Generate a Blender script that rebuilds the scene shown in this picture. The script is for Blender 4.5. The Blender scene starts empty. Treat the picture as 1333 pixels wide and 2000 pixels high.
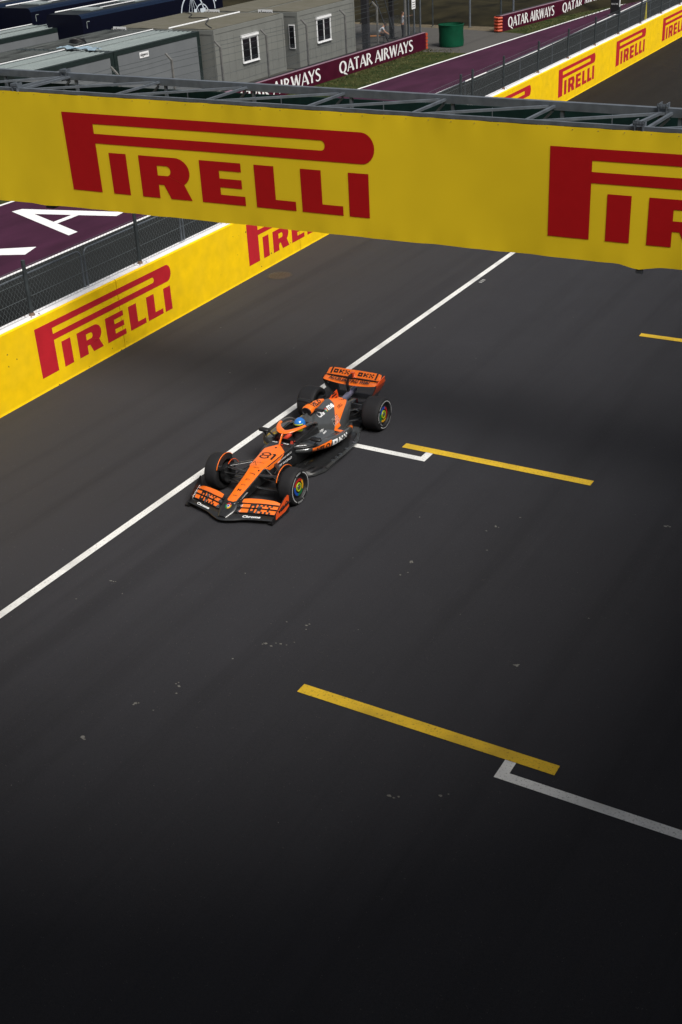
import bpy, bmesh, math, random
from math import sin, cos, pi, radians, atan2, sqrt, hypot
from mathutils import Vector, Matrix
from mathutils.bvhtree import BVHTree
random.seed(7)
S = bpy.context.scene
COL = S.collection

# ------------------------------------------------------------------ camera, sky, sun, exposure
cam_d = bpy.data.cameras.new('camera'); cam = bpy.data.objects.new('camera', cam_d); COL.objects.link(cam)
YAW, ELV, ROL = -0.557397678, -0.505738688, -0.0593164
fwd = Vector((sin(YAW)*cos(ELV), cos(YAW)*cos(ELV), sin(ELV)))
rt = Vector((cos(YAW), -sin(YAW), 0)); up = rt.cross(fwd)
r2 = rt*cos(ROL)+up*sin(ROL); u2 = -rt*sin(ROL)+up*cos(ROL)
M = Matrix((r2, u2, -fwd)).transposed().to_4x4(); M.translation = (13.8108, -16.1009, 10.9521)
cam.matrix_world = M
cam_d.sensor_fit = 'VERTICAL'; cam_d.sensor_height = 36; cam_d.lens = 2330.2/2000*36
cam_d.clip_start = 0.1; cam_d.clip_end = 3000
S.camera = cam
S.view_settings.view_transform = 'Standard'; S.view_settings.look = 'None'
S.view_settings.exposure = 0.85; S.view_settings.gamma = 1
SUN_EL, SUN_AZ = radians(51), radians(114)        # azimuth clockwise from +Y: behind the camera, to the right
W = bpy.data.worlds.new('World'); S.world = W; W.use_nodes = True
nt = W.node_tree; bg = nt.nodes['Background']
sky = nt.nodes.new('ShaderNodeTexSky'); sky.sky_type = 'NISHITA'; sky.sun_disc = False
sky.sun_elevation = SUN_EL; sky.sun_rotation = SUN_AZ; sky.air_density = 1.2; sky.dust_density = 4; sky.ozone_density = 1
hs = nt.nodes.new('ShaderNodeHueSaturation'); hs.inputs['Saturation'].default_value = 0.35
nt.links.new(sky.outputs[0], hs.inputs['Color']); nt.links.new(hs.outputs[0], bg.inputs[0]); bg.inputs[1].default_value = 0.052
sd = bpy.data.lights.new('sun', 'SUN'); sd.energy = 2.2; sd.angle = radians(26); sd.color = (1, .96, .9)
so = bpy.data.objects.new('sun', sd); COL.objects.link(so)
sdir = Vector((sin(SUN_AZ)*cos(SUN_EL), cos(SUN_AZ)*cos(SUN_EL), sin(SUN_EL)))
so.rotation_euler = sdir.to_track_quat('Z', 'Y').to_euler()

# ------------------------------------------------------------------ helpers
def link(o):
    COL.objects.link(o); return o
def tag(o, label=None, cat=None, group=None, kind=None):
    if label: o['label'] = label
    if cat: o['category'] = cat
    if group: o['group'] = group
    if kind: o['kind'] = kind
    return o
def thing(name, label, cat, loc=(0, 0, 0), rz=0, group=None):
    o = bpy.data.objects.new(name, None); link(o); o.location = loc; o.rotation_euler = (0, 0, rz)
    o.empty_display_size = .2
    return tag(o, label, cat, group)
def copy_tree(o, parent=None):
    c = o.copy(); link(c)
    if parent: c.parent = parent
    for ch in list(o.children): copy_tree(ch, c)
    return c
def norm(v): return Vector(v).normalized()

class MB:
    def __init__(s): s.v = []; s.f = []; s.m = []
    def add(s, vs, fs, mi=0):
        b = len(s.v); s.v += [tuple(v) for v in vs]; s.f += [tuple(b+i for i in f) for f in fs]; s.m += [mi]*len(fs); return s
    def box(s, a, b, mi=0, mat=None):
        (x0, y0, z0), (x1, y1, z1) = a, b
        vs = [(x0, y0, z0), (x1, y0, z0), (x1, y1, z0), (x0, y1, z0), (x0, y0, z1), (x1, y0, z1), (x1, y1, z1), (x0, y1, z1)]
        if mat: vs = [mat @ Vector(v) for v in vs]
        return s.add(vs, [(0, 3, 2, 1), (4, 5, 6, 7), (0, 1, 5, 4), (1, 2, 6, 5), (2, 3, 7, 6), (3, 0, 4, 7)], mi)
    def bar(s, p0, p1, w, h, mi=0, upv=(0, 0, 1)):
        p0, p1 = Vector(p0), Vector(p1); d = (p1-p0).normalized(); sd_ = d.cross(Vector(upv))
        if sd_.length < 1e-4: sd_ = Vector((1, 0, 0))
        sd_.normalize(); uu = sd_.cross(d)
        c = [sd_*(a*w/2)+uu*(b*h/2) for a, b in ((-1, -1), (1, -1), (1, 1), (-1, 1))]
        return s.add([p0+q for q in c]+[p1+q for q in c], [(3, 2, 1, 0), (4, 5, 6, 7), (0, 1, 5, 4), (1, 2, 6, 5), (2, 3, 7, 6), (3, 0, 4, 7)], mi)
    def tube(s, pts, r, n=8, mi=0, cap=True, closed=False):
        pts = [Vector(p) for p in pts]; k = len(pts); rs = r if isinstance(r, (list, tuple)) else [r]*k
        vs = []; ref = None
        for i, p in enumerate(pts):
            if closed: d = pts[(i+1) % k]-pts[i-1]
            else: d = pts[min(i+1, k-1)]-pts[max(i-1, 0)]
            d.normalize()
            if ref is None:
                ref = Vector((0, 0, 1)) if abs(d.z) < .9 else Vector((1, 0, 0))
            a = (ref-d*ref.dot(d)).normalized(); b = d.cross(a); ref = a
            for j in range(n):
                t = 2*pi*j/n; vs.append(p+(a*cos(t)+b*sin(t))*rs[i])
        fs = []
        for i in range(k if closed else k-1):
            i2 = (i+1) % k
            for j in range(n): fs.append((i*n+j, i*n+(j+1) % n, i2*n+(j+1) % n, i2*n+j))
        if cap and not closed: fs += [tuple(range(n-1, -1, -1)), tuple((k-1)*n+j for j in range(n))]
        return s.add(vs, fs, mi)
    def loft(s, rings, closed=True, cap=True, mi=0, mfn=None):
        n = len(rings[0]); vs = [p for r in rings for p in r]; fs = []; ms = []
        for i in range(len(rings)-1):
            for j in range(n if closed else n-1):
                f = (i*n+j, i*n+(j+1) % n, (i+1)*n+(j+1) % n, (i+1)*n+j); fs.append(f)
                ms.append(mfn(sum((Vector(vs[q]) for q in f), Vector())/4, i, j) if mfn else mi)
        if cap and closed: fs += [tuple(range(n-1, -1, -1)), tuple((len(rings)-1)*n+j for j in range(n))]; ms += [ms[0], ms[-1]]
        s.add(vs, fs); s.m[-len(fs):] = ms; return s
    def lathe(s, prof, n=48, c=(0, 0, 0), axis='x', mi=0, mfn=None):
        # prof: (r, a) pairs, a along the axis
        vs = []; k = len(prof)
        for j in range(n):
            t = 2*pi*j/n
            for r, a in prof:
                if axis == 'x': vs.append((c[0]+a, c[1]+r*cos(t), c[2]+r*sin(t)))
                elif axis == 'y': vs.append((c[0]+r*cos(t), c[1]+a, c[2]+r*sin(t)))
                else: vs.append((c[0]+r*cos(t), c[1]+r*sin(t), c[2]+a))
        fs = []; ms = []
        for j in range(n):
            for i in range(k-1):
                fs.append((j*k+i, j*k+i+1, ((j+1) % n)*k+i+1, ((j+1) % n)*k+i)); ms.append(mfn(2*pi*(j+.5)/n, i) if mfn else mi)
        s.add(vs, fs); s.m[-len(fs):] = ms; return s
    def poly(s, pts, mi=0): return s.add(pts, [tuple(range(len(pts)))], mi)
    def build(s, name, mats, parent=None, smooth=None, fix=True):
        me = bpy.data.meshes.new(name); me.from_pydata(s.v, [], s.f)
        for m in (mats if isinstance(mats, (list, tuple)) else [mats]): me.materials.append(m)
        me.polygons.foreach_set('material_index', s.m)
        if fix:
            bm = bmesh.new(); bm.from_mesh(me); bmesh.ops.remove_doubles(bm, verts=bm.verts, dist=1e-5)
            bmesh.ops.recalc_face_normals(bm, faces=bm.faces); bm.to_mesh(me); bm.free()
        if smooth is not None:
            me.polygons.foreach_set('use_smooth', [True]*len(me.polygons)); me.set_sharp_from_angle(angle=radians(smooth))
        o = bpy.data.objects.new(name, me); link(o)
        if parent: o.parent = parent
        return o

# ------------------------------------------------------------------ materials
MATS = {}
def mat(name, col, rough=.6, metal=0, var=0, vscale=6, bump=0, bscale=40, coat=0, spec=.5, stretch=(1, 1, 1), col2=None, detail=6):
    m = bpy.data.materials.new(name); m.use_nodes = True; t = m.node_tree; b = t.nodes['Principled BSDF']
    b.inputs['Roughness'].default_value = rough; b.inputs['Metallic'].default_value = metal
    b.inputs['Coat Weight'].default_value = coat; b.inputs['Coat Roughness'].default_value = .06
    b.inputs['Specular IOR Level'].default_value = spec
    tc = t.nodes.new('ShaderNodeTexCoord'); mp = t.nodes.new('ShaderNodeMapping'); t.links.new(tc.outputs['Object'], mp.inputs[0])
    mp.inputs['Scale'].default_value = stretch
    n = t.nodes.new('ShaderNodeTexNoise'); n.inputs['Scale'].default_value = vscale; n.inputs['Detail'].default_value = detail
    t.links.new(mp.outputs[0], n.inputs['Vector'])
    mx = t.nodes.new('ShaderNodeMix'); mx.data_type = 'RGBA'
    c = Vector(col)
    mx.inputs[6].default_value = (*(c*(1-var)), 1); mx.inputs[7].default_value = (*(Vector(col2) if col2 else c*(1+var)), 1)
    rr = t.nodes.new('ShaderNodeMapRange'); rr.inputs[1].default_value = .3; rr.inputs[2].default_value = .7
    t.links.new(n.outputs[0], rr.inputs[0]); t.links.new(rr.outputs[0], mx.inputs[0]); t.links.new(mx.outputs[2], b.inputs['Base Color'])
    if bump:
        n2 = t.nodes.new('ShaderNodeTexNoise'); n2.inputs['Scale'].default_value = bscale; n2.inputs['Detail'].default_value = 4
        t.links.new(mp.outputs[0], n2.inputs['Vector'])
        bp = t.nodes.new('ShaderNodeBump'); bp.inputs['Strength'].default_value = bump; bp.inputs['Distance'].default_value = .01
        t.links.new(n2.outputs[0], bp.inputs['Height']); t.links.new(bp.outputs[0], b.inputs['Normal'])
    MATS[name] = m; return m

def asphalt_mat(name, c_a, c_b, c_dust=None, rough=.62, specks=.5, x0=0, x1=0):
    m = bpy.data.materials.new(name); m.use_nodes = True; t = m.node_tree; b = t.nodes['Principled BSDF']
    L = t.links.new; N = t.nodes.new
    tc = N('ShaderNodeTexCoord')
    def noise(scale, det, rg=.6, st=(1, 1, 1)):
        mp = N('ShaderNodeMapping'); mp.inputs['Scale'].default_value = st; L(tc.outputs['Object'], mp.inputs[0])
        n = N('ShaderNodeTexNoise'); n.inputs['Scale'].default_value = scale; n.inputs['Detail'].default_value = det; n.inputs['Roughness'].default_value = rg
        L(mp.outputs[0], n.inputs['Vector']); return n.outputs[0]
    def ramp(src, a, b_):
        r = N('ShaderNodeMapRange'); r.inputs[1].default_value = a; r.inputs[2].default_value = b_; L(src, r.inputs[0]); return r.outputs[0]
    def mix(f, a, b_):
        x = N('ShaderNodeMix'); x.data_type = 'RGBA'
        if isinstance(f, float): x.inputs[0].default_value = f
        else: L(f, x.inputs[0])
        for i, q in ((6, a), (7, b_)):
            if isinstance(q, tuple): x.inputs[i].default_value = (*q, 1)
            else: L(q, x.inputs[i])
        return x.outputs[2]
    def math_(op, a, b_):
        x = N('ShaderNodeMath'); x.operation = op
        for i, q in enumerate((a, b_)):
            if isinstance(q, (int, float)): x.inputs[i].default_value = q
            else: L(q, x.inputs[i])
        return x.outputs[0]
    big = ramp(noise(.35, 5, .6, (1, .35, 1)), .35, .65)
    c = mix(big, c_a, c_b)
    if c_dust:                                    # dust that lies off the racing line, against the wall
        sx = N('ShaderNodeSeparateXYZ'); L(tc.outputs['Object'], sx.inputs[0])
        w = math_('ADD', sx.outputs[0], math_('MULTIPLY', noise(.5, 4, .6, (1, .3, 1)), 3.0))
        c = mix(ramp(w, x1, x0), c, c_dust)
    st = ramp(noise(1.6, 6, .65, (1, .12, 1)), .52, .75)   # faint streaks along the track
    c = mix(math_('MULTIPLY', st, .35), c, tuple(q*1.5 for q in c_b))
    g = ramp(noise(70, 3, .7), .3, .75)
    c = mix(math_('MULTIPLY', g, .8), c, tuple(q*2.1 for q in c_b))
    g2 = ramp(noise(22, 5, .8), .35, .7)
    c = mix(math_('MULTIPLY', g2, .45), c, tuple(q*1.9 for q in c_b))
    pt = ramp(noise(.9, 6, .7), .5, .62); c = mix(math_('MULTIPLY', pt, .22), c, tuple(q*1.7 for q in c_b))
    rb = ramp(noise(.8, 5, .6, (1.6, .05, 1)), .50, .68); c = mix(math_('MULTIPLY', rb, .20), c, tuple(q*.45 for q in c_a))
    v = N('ShaderNodeTexVoronoi'); v.inputs['Scale'].default_value = 26; L(tc.outputs['Object'], v.inputs['Vector'])
    sp = math_('LESS_THAN', v.outputs['Distance'], .13)
    sel = math_('GREATER_THAN', noise(7.0, 2), .60)
    c = mix(math_('MULTIPLY', math_('MULTIPLY', sp, sel), specks), c, (.16, .15, .14))
    L(c, b.inputs['Base Color'])
    rv = N('ShaderNodeMapRange'); rv.inputs[3].default_value = rough-.08; rv.inputs[4].default_value = rough+.1; L(big, rv.inputs[0]); L(rv.outputs[0], b.inputs['Roughness'])
    b.inputs['Specular IOR Level'].default_value = .12
    bp = N('ShaderNodeBump'); bp.inputs['Strength'].default_value = .35; bp.inputs['Distance'].default_value = .006
    L(noise(110, 3, .7), bp.inputs['Height']); L(bp.outputs[0], b.inputs['Normal'])
    MATS[name] = m; return m

def paint_mat(name, col, wear, rough=.7, wscale=18, wcol=(.05, .05, .05), thr=(.62, .72), bcol=None, big=.14):
    """road or wall paint worn through in spots"""
    m = mat(name, col, rough, var=.07, vscale=3, bump=.15, bscale=90, spec=.2); t = m.node_tree; b = t.nodes['Principled BSDF']; L = t.links.new; N = t.nodes.new
    src = b.inputs['Base Color'].links[0].from_socket
    tc = N('ShaderNodeTexCoord'); n = N('ShaderNodeTexNoise'); n.inputs['Scale'].default_value = wscale; n.inputs['Detail'].default_value = 8; n.inputs['Roughness'].default_value = .75
    L(tc.outputs['Object'], n.inputs['Vector']); r = N('ShaderNodeMapRange'); r.inputs[1].default_value = thr[0]; r.inputs[2].default_value = thr[1]; r.inputs[4].default_value = wear; L(n.outputs[0], r.inputs[0])
    n3 = N('ShaderNodeTexNoise'); n3.inputs['Scale'].default_value = 1.1; n3.inputs['Detail'].default_value = 3; L(tc.outputs['Object'], n3.inputs['Vector'])
    r3 = N('ShaderNodeMapRange'); r3.inputs[1].default_value = .45; r3.inputs[2].default_value = .68; r3.inputs[4].default_value = wear*big; L(n3.outputs[0], r3.inputs[0])
    ad = N('ShaderNodeMath'); ad.operation = 'MAXIMUM'; L(r.outputs[0], ad.inputs[0]); L(r3.outputs[0], ad.inputs[1])
    x = N('ShaderNodeMix'); x.data_type = 'RGBA'; L(ad.outputs[0], x.inputs[0]); L(src, x.inputs[6]); x.inputs[7].default_value = (*wcol, 1)
    L(x.outputs[2], b.inputs['Base Color']); return m

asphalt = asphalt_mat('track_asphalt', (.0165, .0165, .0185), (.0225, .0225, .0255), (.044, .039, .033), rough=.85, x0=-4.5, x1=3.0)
asphalt_shaded = asphalt_mat('shaded_asphalt', (.008, .0075, .007), (.012, .011, .010), rough=.95)  # track asphalt darkened in colour to stand for shade
asphalt_pit = asphalt_mat('apron_asphalt', (.008, .009, .009), (.012, .013, .013), rough=.9)
asphalt_old = asphalt_mat('service_asphalt', (.035, .034, .033), (.05, .048, .045), rough=.9)
m_purple = mat('purple_tarmac_paint', (.044, .012, .030), .85, var=.22, vscale=1.2, bump=.2, bscale=60, stretch=(1, .3, 1), spec=.12)
m_white_line = paint_mat('white_road_paint', (.72, .72, .70), .8, wscale=28, thr=(.54, .66), big=.36)
m_white_pit = paint_mat('white_pit_paint', (.78, .78, .78), .25)
m_yellow_line = paint_mat('yellow_road_paint', (.72, .46, .03), .85, wscale=28, thr=(.54, .66), wcol=(.10, .08, .03), big=.38)
m_wall_y = paint_mat('yellow_wall_paint', (.86, .56, .002), .6, rough=.75, wscale=7, wcol=(.25, .2, .05), thr=(.70, .78))
def chips(m, sc, thr, col, selthr=.55):
    t = m.node_tree; b = t.nodes['Principled BSDF']; L = t.links.new; N = t.nodes.new
    src = b.inputs['Base Color'].links[0].from_socket
    tc = N('ShaderNodeTexCoord'); nz = N('ShaderNodeTexNoise'); nz.inputs['Scale'].default_value = 9; L(tc.outputs['Object'], nz.inputs['Vector'])
    ad = N('ShaderNodeVectorMath'); ad.operation = 'MULTIPLY_ADD'; L(nz.outputs['Color'], ad.inputs[0]); ad.inputs[1].default_value = (.12, .12, .12); L(tc.outputs['Object'], ad.inputs[2])
    v = N('ShaderNodeTexVoronoi'); v.inputs['Scale'].default_value = sc; L(ad.outputs[0], v.inputs['Vector'])
    c1 = N('ShaderNodeMath'); c1.operation = 'LESS_THAN'; L(v.outputs['Distance'], c1.inputs[0]); c1.inputs[1].default_value = thr
    sx = N('ShaderNodeSeparateColor'); L(v.outputs['Color'], sx.inputs[0]); c2 = N('ShaderNodeMath'); c2.operation = 'GREATER_THAN'; L(sx.outputs[0], c2.inputs[0]); c2.inputs[1].default_value = selthr
    mu = N('ShaderNodeMath'); mu.operation = 'MULTIPLY'; L(c1.outputs[0], mu.inputs[0]); L(c2.outputs[0], mu.inputs[1])
    x = N('ShaderNodeMix'); x.data_type = 'RGBA'; L(mu.outputs[0], x.inputs[0]); L(src, x.inputs[6]); x.inputs[7].default_value = (*col, 1); L(x.outputs[2], b.inputs['Base Color'])
chips(m_wall_y, 3.2, .07, (.10, .07, .02), .5)
m_wall_r = paint_mat('red_wall_paint', (.48, .018, .028), .7, rough=.5, wscale=9, wcol=(.2, .02, .02), thr=(.68, .78))
m_wall_w = paint_mat('white_wall_cap_paint', (.80, .79, .81), .3, rough=.6, wscale=9, wcol=(.3, .28, .25))
m_ban_y = mat('yellow_banner_vinyl', (.72, .51, .014), .7, var=.05, vscale=.7, bump=.12, bscale=1.2, detail=2, spec=.12)
m_ban_r = mat('red_banner_print', (.36, .006, .008), .6, var=.03, spec=.12)
m_galv = mat('galvanised_steel', (.135, .155, .18), .5, metal=.5, var=.2, vscale=5, bump=.05)
m_post = mat('dark_galvanised_post', (.045, .055, .06), .55, metal=.4, var=.3, vscale=8)
m_wire = mat('mesh_wire', (.13, .155, .165), .5, metal=.3)
m_rust = mat('rusty_foot', (.16, .10, .07), .8, var=.4, vscale=20)
m_green_tarp = mat('dark_green_tarp', (.006, .022, .020), .7, var=.2, spec=.12)
m_grass = mat('grass', (.018, .040, .006), .9, var=.45, vscale=1.1, bump=.5, bscale=30, col2=(.045, .050, .014), spec=.12)
m_dry = mat('dry_soil', (.11, .09, .06), .95, var=.3, vscale=3, bump=.3, spec=.12)
m_hill = mat('dry_hillside', (.010, .009, .004), .95, var=.5, vscale=.6, bump=.6, bscale=6, col2=(.026, .022, .010), spec=.12)
m_gravel = mat('pale_gravel', (.10, .095, .08), .95, var=.3, vscale=5, bump=.5, bscale=30, spec=.12)
m_barrier = mat('maroon_board', (.048, .004, .015), .5, var=.15, vscale=2, spec=.12)
m_barrier_top = mat('mauve_board_edge', (.22, .13, .17), .6, var=.1)
m_text_w = mat('white_lettering', (.74, .75, .75), .55, var=.04)
m_cabin = mat('cabin_panel', (.160, .166, .155), .6, var=.06, vscale=1.2, bump=.08, bscale=3, stretch=(1, 1, .3), spec=.12)
m_cabin_roof = mat('cabin_roof', (.17, .16, .13), .85, var=.3, vscale=1.5, bump=.3, bscale=8, col2=(.10, .095, .07), spec=.12)
m_cont = mat('grey_container_panel', (.13, .14, .148), .6, var=.06, vscale=1, spec=.12)
m_cframe = mat('black_green_frame', (.008, .016, .015), .45, var=.3)
m_roof_corr = mat('corrugated_roof_steel', (.30, .35, .34), .45, metal=.1, var=.3, vscale=.8, stretch=(1, .3, 1), col2=(.16, .19, .19))
m_roof_dark = mat('tarred_roof_sheet', (.03, .034, .034), .7, var=.5, vscale=2, col2=(.08, .088, .086), stretch=(1, .2, 1), spec=.12)
m_pvc = mat('white_pvc', (.72, .73, .74), .4, var=.03)
m_glass = mat('dark_window_glass', (.010, .010, .012), .08, var=.1)
m_navy = mat('navy_truck_paint', (.002, .0028, .010), .5, var=.2, spec=.12)
m_navy_edge = mat('blue_edge_trim', (.005, .012, .030), .5, var=.1, spec=.12)
m_truck_roof = mat('truck_roof', (.006, .009, .011), .5, var=.4, vscale=.6, spec=.12)
m_palegrey = mat('pale_grey_paint', (.20, .23, .23), .5, var=.15)
m_emblem = mat('pale_blue_emblem', (.50, .56, .62), .5)
m_greenbin = mat('green_bin_canvas', (.003, .055, .027), .6, var=.2, vscale=2, bump=.3, bscale=5, spec=.12)
m_black = mat('black_plastic', (.008, .008, .009), .45, var=.2)
m_orange_guard = mat('orange_end_guard', (.42, .06, .02), .5, var=.25, vscale=9)
m_bench = mat('orange_bench_wood', (.36, .14, .03), .6, var=.2)
m_column = mat('grey_steel_column', (.025, .025, .028), .6, var=.2, spec=.12)
m_hipost = mat('concrete_post', (.12, .12, .115), .85, var=.2, vscale=6)
# car
m_carbon = mat('bare_carbon', (.012, .0125, .0135), .36, var=.3, vscale=14, coat=.6, spec=.6)
m_grey = mat('anthracite_car_paint', (.085, .090, .092), .30, var=.10, vscale=3, coat=1.0, metal=.5)
m_dark = mat('matt_black_carbon', (.007, .007, .008), .5, var=.3)
m_orange = mat('papaya_paint', (.90, .168, .010), .32, var=.02, coat=.9)
m_orange_r = mat('deep_orange_paint', (.72, .085, .012), .35, var=.02, coat=.5)
m_tyre = mat('tyre_rubber', (.0055, .0057, .0065), .6, var=.12, vscale=30)
m_tread = mat('tyre_tread', (.006, .006, .008), .8, var=.12, vscale=5, bump=.1, bscale=60)
m_blk = mat('black_print', (.010, .008, .008), .5)
m_stripe = mat('sidewall_print', (.42, .43, .44), .6)
m_wht = mat('white_print', (.78, .79, .80), .45)
m_red = mat('red_print', (.36, .014, .010), .4); m_blue = mat('blue_print', (.008, .06, .34), .4)
m_green = mat('green_print', (.006, .15, .04), .4); m_yel = mat('yellow_print', (.60, .30, .008), .4)
m_lime = mat('lime_hub', (.34, .42, .012), .4)
m_metal = mat('bright_titanium', (.35, .38, .42), .25, metal=.9, var=.2)
m_exh = mat('blued_titanium', (.16, .30, .48), .3, metal=.5, var=.6, vscale=5, col2=(.35, .3, .42))
m_skin = mat('skin', (.32, .17, .11), .6, var=.05)
m_hair = mat('dark_hair', (.03, .02, .015), .8, var=.2)
m_shirt = mat('white_shirt', (.50, .54, .60), .8, var=.08, vscale=8)
m_trous = mat('dark_trousers', (.012, .012, .016), .85, var=.2)
m_suit = mat('dark_race_suit', (.02, .02, .024), .7, var=.1)
m_ored = mat('orange_red_sleeve', (.50, .04, .015), .6, var=.1)
m_helm = mat('blue_helmet', (.02, .16, .52), .2, var=.15, vscale=9, coat=.8)
m_visor = mat('lime_visor_band', (.62, .68, .03), .25, coat=.5)

# ------------------------------------------------------------------ lettering
_tc = {}
def text2d(body, size=1, bold=0.0, shear=0.0):
    k = (body, bold, shear)
    if k not in _tc:
        c = bpy.data.curves.new('t', 'FONT'); c.body = body; c.size = 1; c.offset = bold; c.shear = shear; c.resolution_u = 3
        o = bpy.data.objects.new('t', c); COL.objects.link(o)
        me = bpy.data.meshes.new_from_object(o.evaluated_get(bpy.context.evaluated_depsgraph_get()))
        vs = [(v.co.x, v.co.y) for v in me.vertices]; fs = [tuple(p.vertices) for p in me.polygons]
        bpy.data.objects.remove(o); bpy.data.curves.remove(c); bpy.data.meshes.remove(me)
        x0 = min(v[0] for v in vs); x1 = max(v[0] for v in vs); y0 = min(v[1] for v in vs); y1 = max(v[1] for v in vs)
        _tc[k] = ([((x-x0)/(x1-x0), (y-y0)/(y1-y0)) for x, y in vs], fs)
    return _tc[k]
def dens2(pts, n):
    out = []
    for i in range(len(pts)-1):
        a, b, c, d = pts[max(i-1, 0)], pts[i], pts[i+1], pts[min(i+2, len(pts)-1)]
        for j in range(n):
            t = j/n; out.append(tuple(.5*(2*b[k]+(c[k]-a[k])*t+(2*a[k]-5*b[k]+4*c[k]-d[k])*t*t+(-a[k]+3*b[k]-3*c[k]+d[k])*t**3) for k in range(3)))
    return out+[pts[-1]]
def stroke(pts, w0, w1=None):
    """a stroke of varying width along a polyline -> verts, faces"""
    n = len(pts); ws = w0 if isinstance(w0, list) else [w0+(w1-w0)*i/(n-1) if w1 is not None else w0 for i in range(n)]
    vs = []
    for i, p in enumerate(pts):
        a = pts[max(i-1, 0)]; b = pts[min(i+1, n-1)]; dx, dy = b[0]-a[0], b[1]-a[1]; l = hypot(dx, dy) or 1
        nx, ny = -dy/l*ws[i]/2, dx/l*ws[i]/2; vs += [(p[0]+nx, p[1]+ny), (p[0]-nx, p[1]-ny)]
    return vs, [(2*i, 2*i+1, 2*i+3, 2*i+2) for i in range(n-1)]
def arc(cx, cy, rx, ry, a0, a1, n=14): return [(cx+rx*cos(radians(a0+(a1-a0)*i/n)), cy+ry*sin(radians(a0+(a1-a0)*i/n))) for i in range(n+1)]
T, th = .17, .10
def _ring(cx, cy, rx, ry, n=28):
    pts = arc(cx, cy, rx, ry, 0, 360, n); return [(pts, [T*abs(cos(2*pi*i/n))+th*abs(sin(2*pi*i/n))*.75 for i in range(n+1)], None)]
GL = {  # a tall flared roman alphabet: height 1, polylines with widths
 'Q': (_ring(.40, .5, .32, .45)+[([(.40, .08), (.58, -.06), (.86, -.22)], [.10, .15, .05], None)], .84),
 'A': ([([(.02, 0), (.33, 1)], .10, .08), ([(.33, 1), (.66, 0)], .15, .19), ([(.12, .31), (.54, .31)], .08, .08)], .70),
 'T': ([([(.28, 0), (.28, 1)], .17, .15), ([(0, .95), (.56, .95)], .12, .12)], .60),
 'R': ([([(.08, 0), (.08, 1)], .17, .15), (arc(.10, .735, .33, .22, 90, -90, 12), .13, .11), ([(.26, .52), (.62, 0)], .13, .19)], .66),
 'I': ([([(.08, 0), (.08, 1)], .17, .15)], .24),
 'W': ([([(.02, 1), (.24, 0)], .17, .15), ([(.24, 0), (.46, 1)], .10, .10), ([(.46, 1), (.68, 0)], .17, .15), ([(.68, 0), (.88, 1)], .09, .09)], .93),
 'Y': ([([(.0, 1), (.27, .46)], .17, .14), ([(.56, 1), (.29, .46)], .10, .10), ([(.28, .48), (.28, 0)], .15, .17)], .60),
 'S': ([([(.46, .86), (.36, .95), (.24, .97), (.11, .90), (.07, .76), (.13, .63), (.27, .52), (.41, .40), (.46, .25), (.41, .10), (.27, .03), (.13, .05), (.02, .15)], [.07, .1, .1, .13, .15, .16, .17, .16, .15, .13, .1, .1, .07], None)], .56),
 ' ': ([], .22)}
def roman(txt, height, condense=1.0):
    vs = []; fs = []; x = 0
    for ch in txt:
        g, adv = GL[ch]
        for st in g:
            v, f = stroke(*st); b = len(vs); vs += [((x+a)*height*condense, c*height) for a, c in v]; fs += [tuple(b+i for i in q) for q in f]
        x += adv+.06
    return vs, fs, x*height*condense
# the tyre maker's wordmark: polygons in metres on the big banner (10.49 wide, 2.27 tall)
def _half(cx, cy, rx, ry, a0, a1, n=12): return arc(cx, cy, rx, ry, a0, a1, n)
def wordmark():
    P = []
    z0 = .55
    P.append([(0, z0), (1.15, z0), (1.15, 2.82), (0, 2.82)])
    P.append([(1.15, 2.53), (8.9, 2.54), (8.9, 2.82), (1.15, 2.82)])
    P.append([(1.15, 1.98), (8.9, 1.99), (8.9, 2.27), (1.15, 2.255)])
    o = _half(10.11, 2.405, .38, .415, 90, -90); i = _half(8.9, 2.405, .12, .135, 90, -90)
    o = [(8.9, 2.82)]+o+[(8.9, 1.99)]; n = max(len(o), len(i))
    # bridge between inner slot end and outer end
    for k in range(12):
        P.append([i[k], o[k+1], o[k+2], i[k+1]])
    P.append([(8.9, 2.82), (10.11, 2.82), i[0]]); P.append([i[-1], (10.11, 1.99), (8.9, 1.99)])
    R = lambda x0, x1, a, b: P.append([(x0, a), (x1, a), (x1, b), (x0, b)])
    R(1.6, 2.24, z0, 1.74)
    # R
    R(2.70, 3.34, z0, 1.74)
    oo = [(3.34, 1.74), (4.0, 1.74)]+_half(4.0, 1.335, .48, .405, 80, -58, 9)
    ii = [(3.34, 1.485), (3.62, 1.485)]+_half(3.66, 1.345, .15, .14, 80, -80, 9)
    for k in range(len(oo)-1): P.append([ii[k], oo[k], oo[k+1], ii[k+1]])
    P.append([(3.34, 1.205), (3.68, 1.205), (4.25, .99), (3.9, .94), (3.34, .94)])
    P.append([(3.53, .94), (3.74, z0), (4.49, z0), (4.25, .99)])
    # E
    R(4.85, 5.51, z0, 1.74); R(5.51, 6.26, 1.49, 1.74); R(5.51, 6.25, 1.02, 1.27); R(5.51, 6.33, z0, .81)
    R(6.70, 7.35, z0, 1.74); R(7.35, 8.0, z0, .81)
    R(8.20, 8.85, z0, 1.74); R(8.85, 9.49, z0, .81)
    R(9.68, 10.29, z0, 1.74)
    vs = []; fs = []
    for p in P:
        b = len(vs); vs += p; fs.append(tuple(range(b, b+len(p))))
    return vs, fs
WM = wordmark()
def decal(parent, name, m, vf, fmap, mb=None):
    vs, fs = vf; q = mb or MB(); q.add([fmap(x, y) for x, y in vs], fs)
    return None if mb else q.build(name, m, parent, fix=False)

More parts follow.
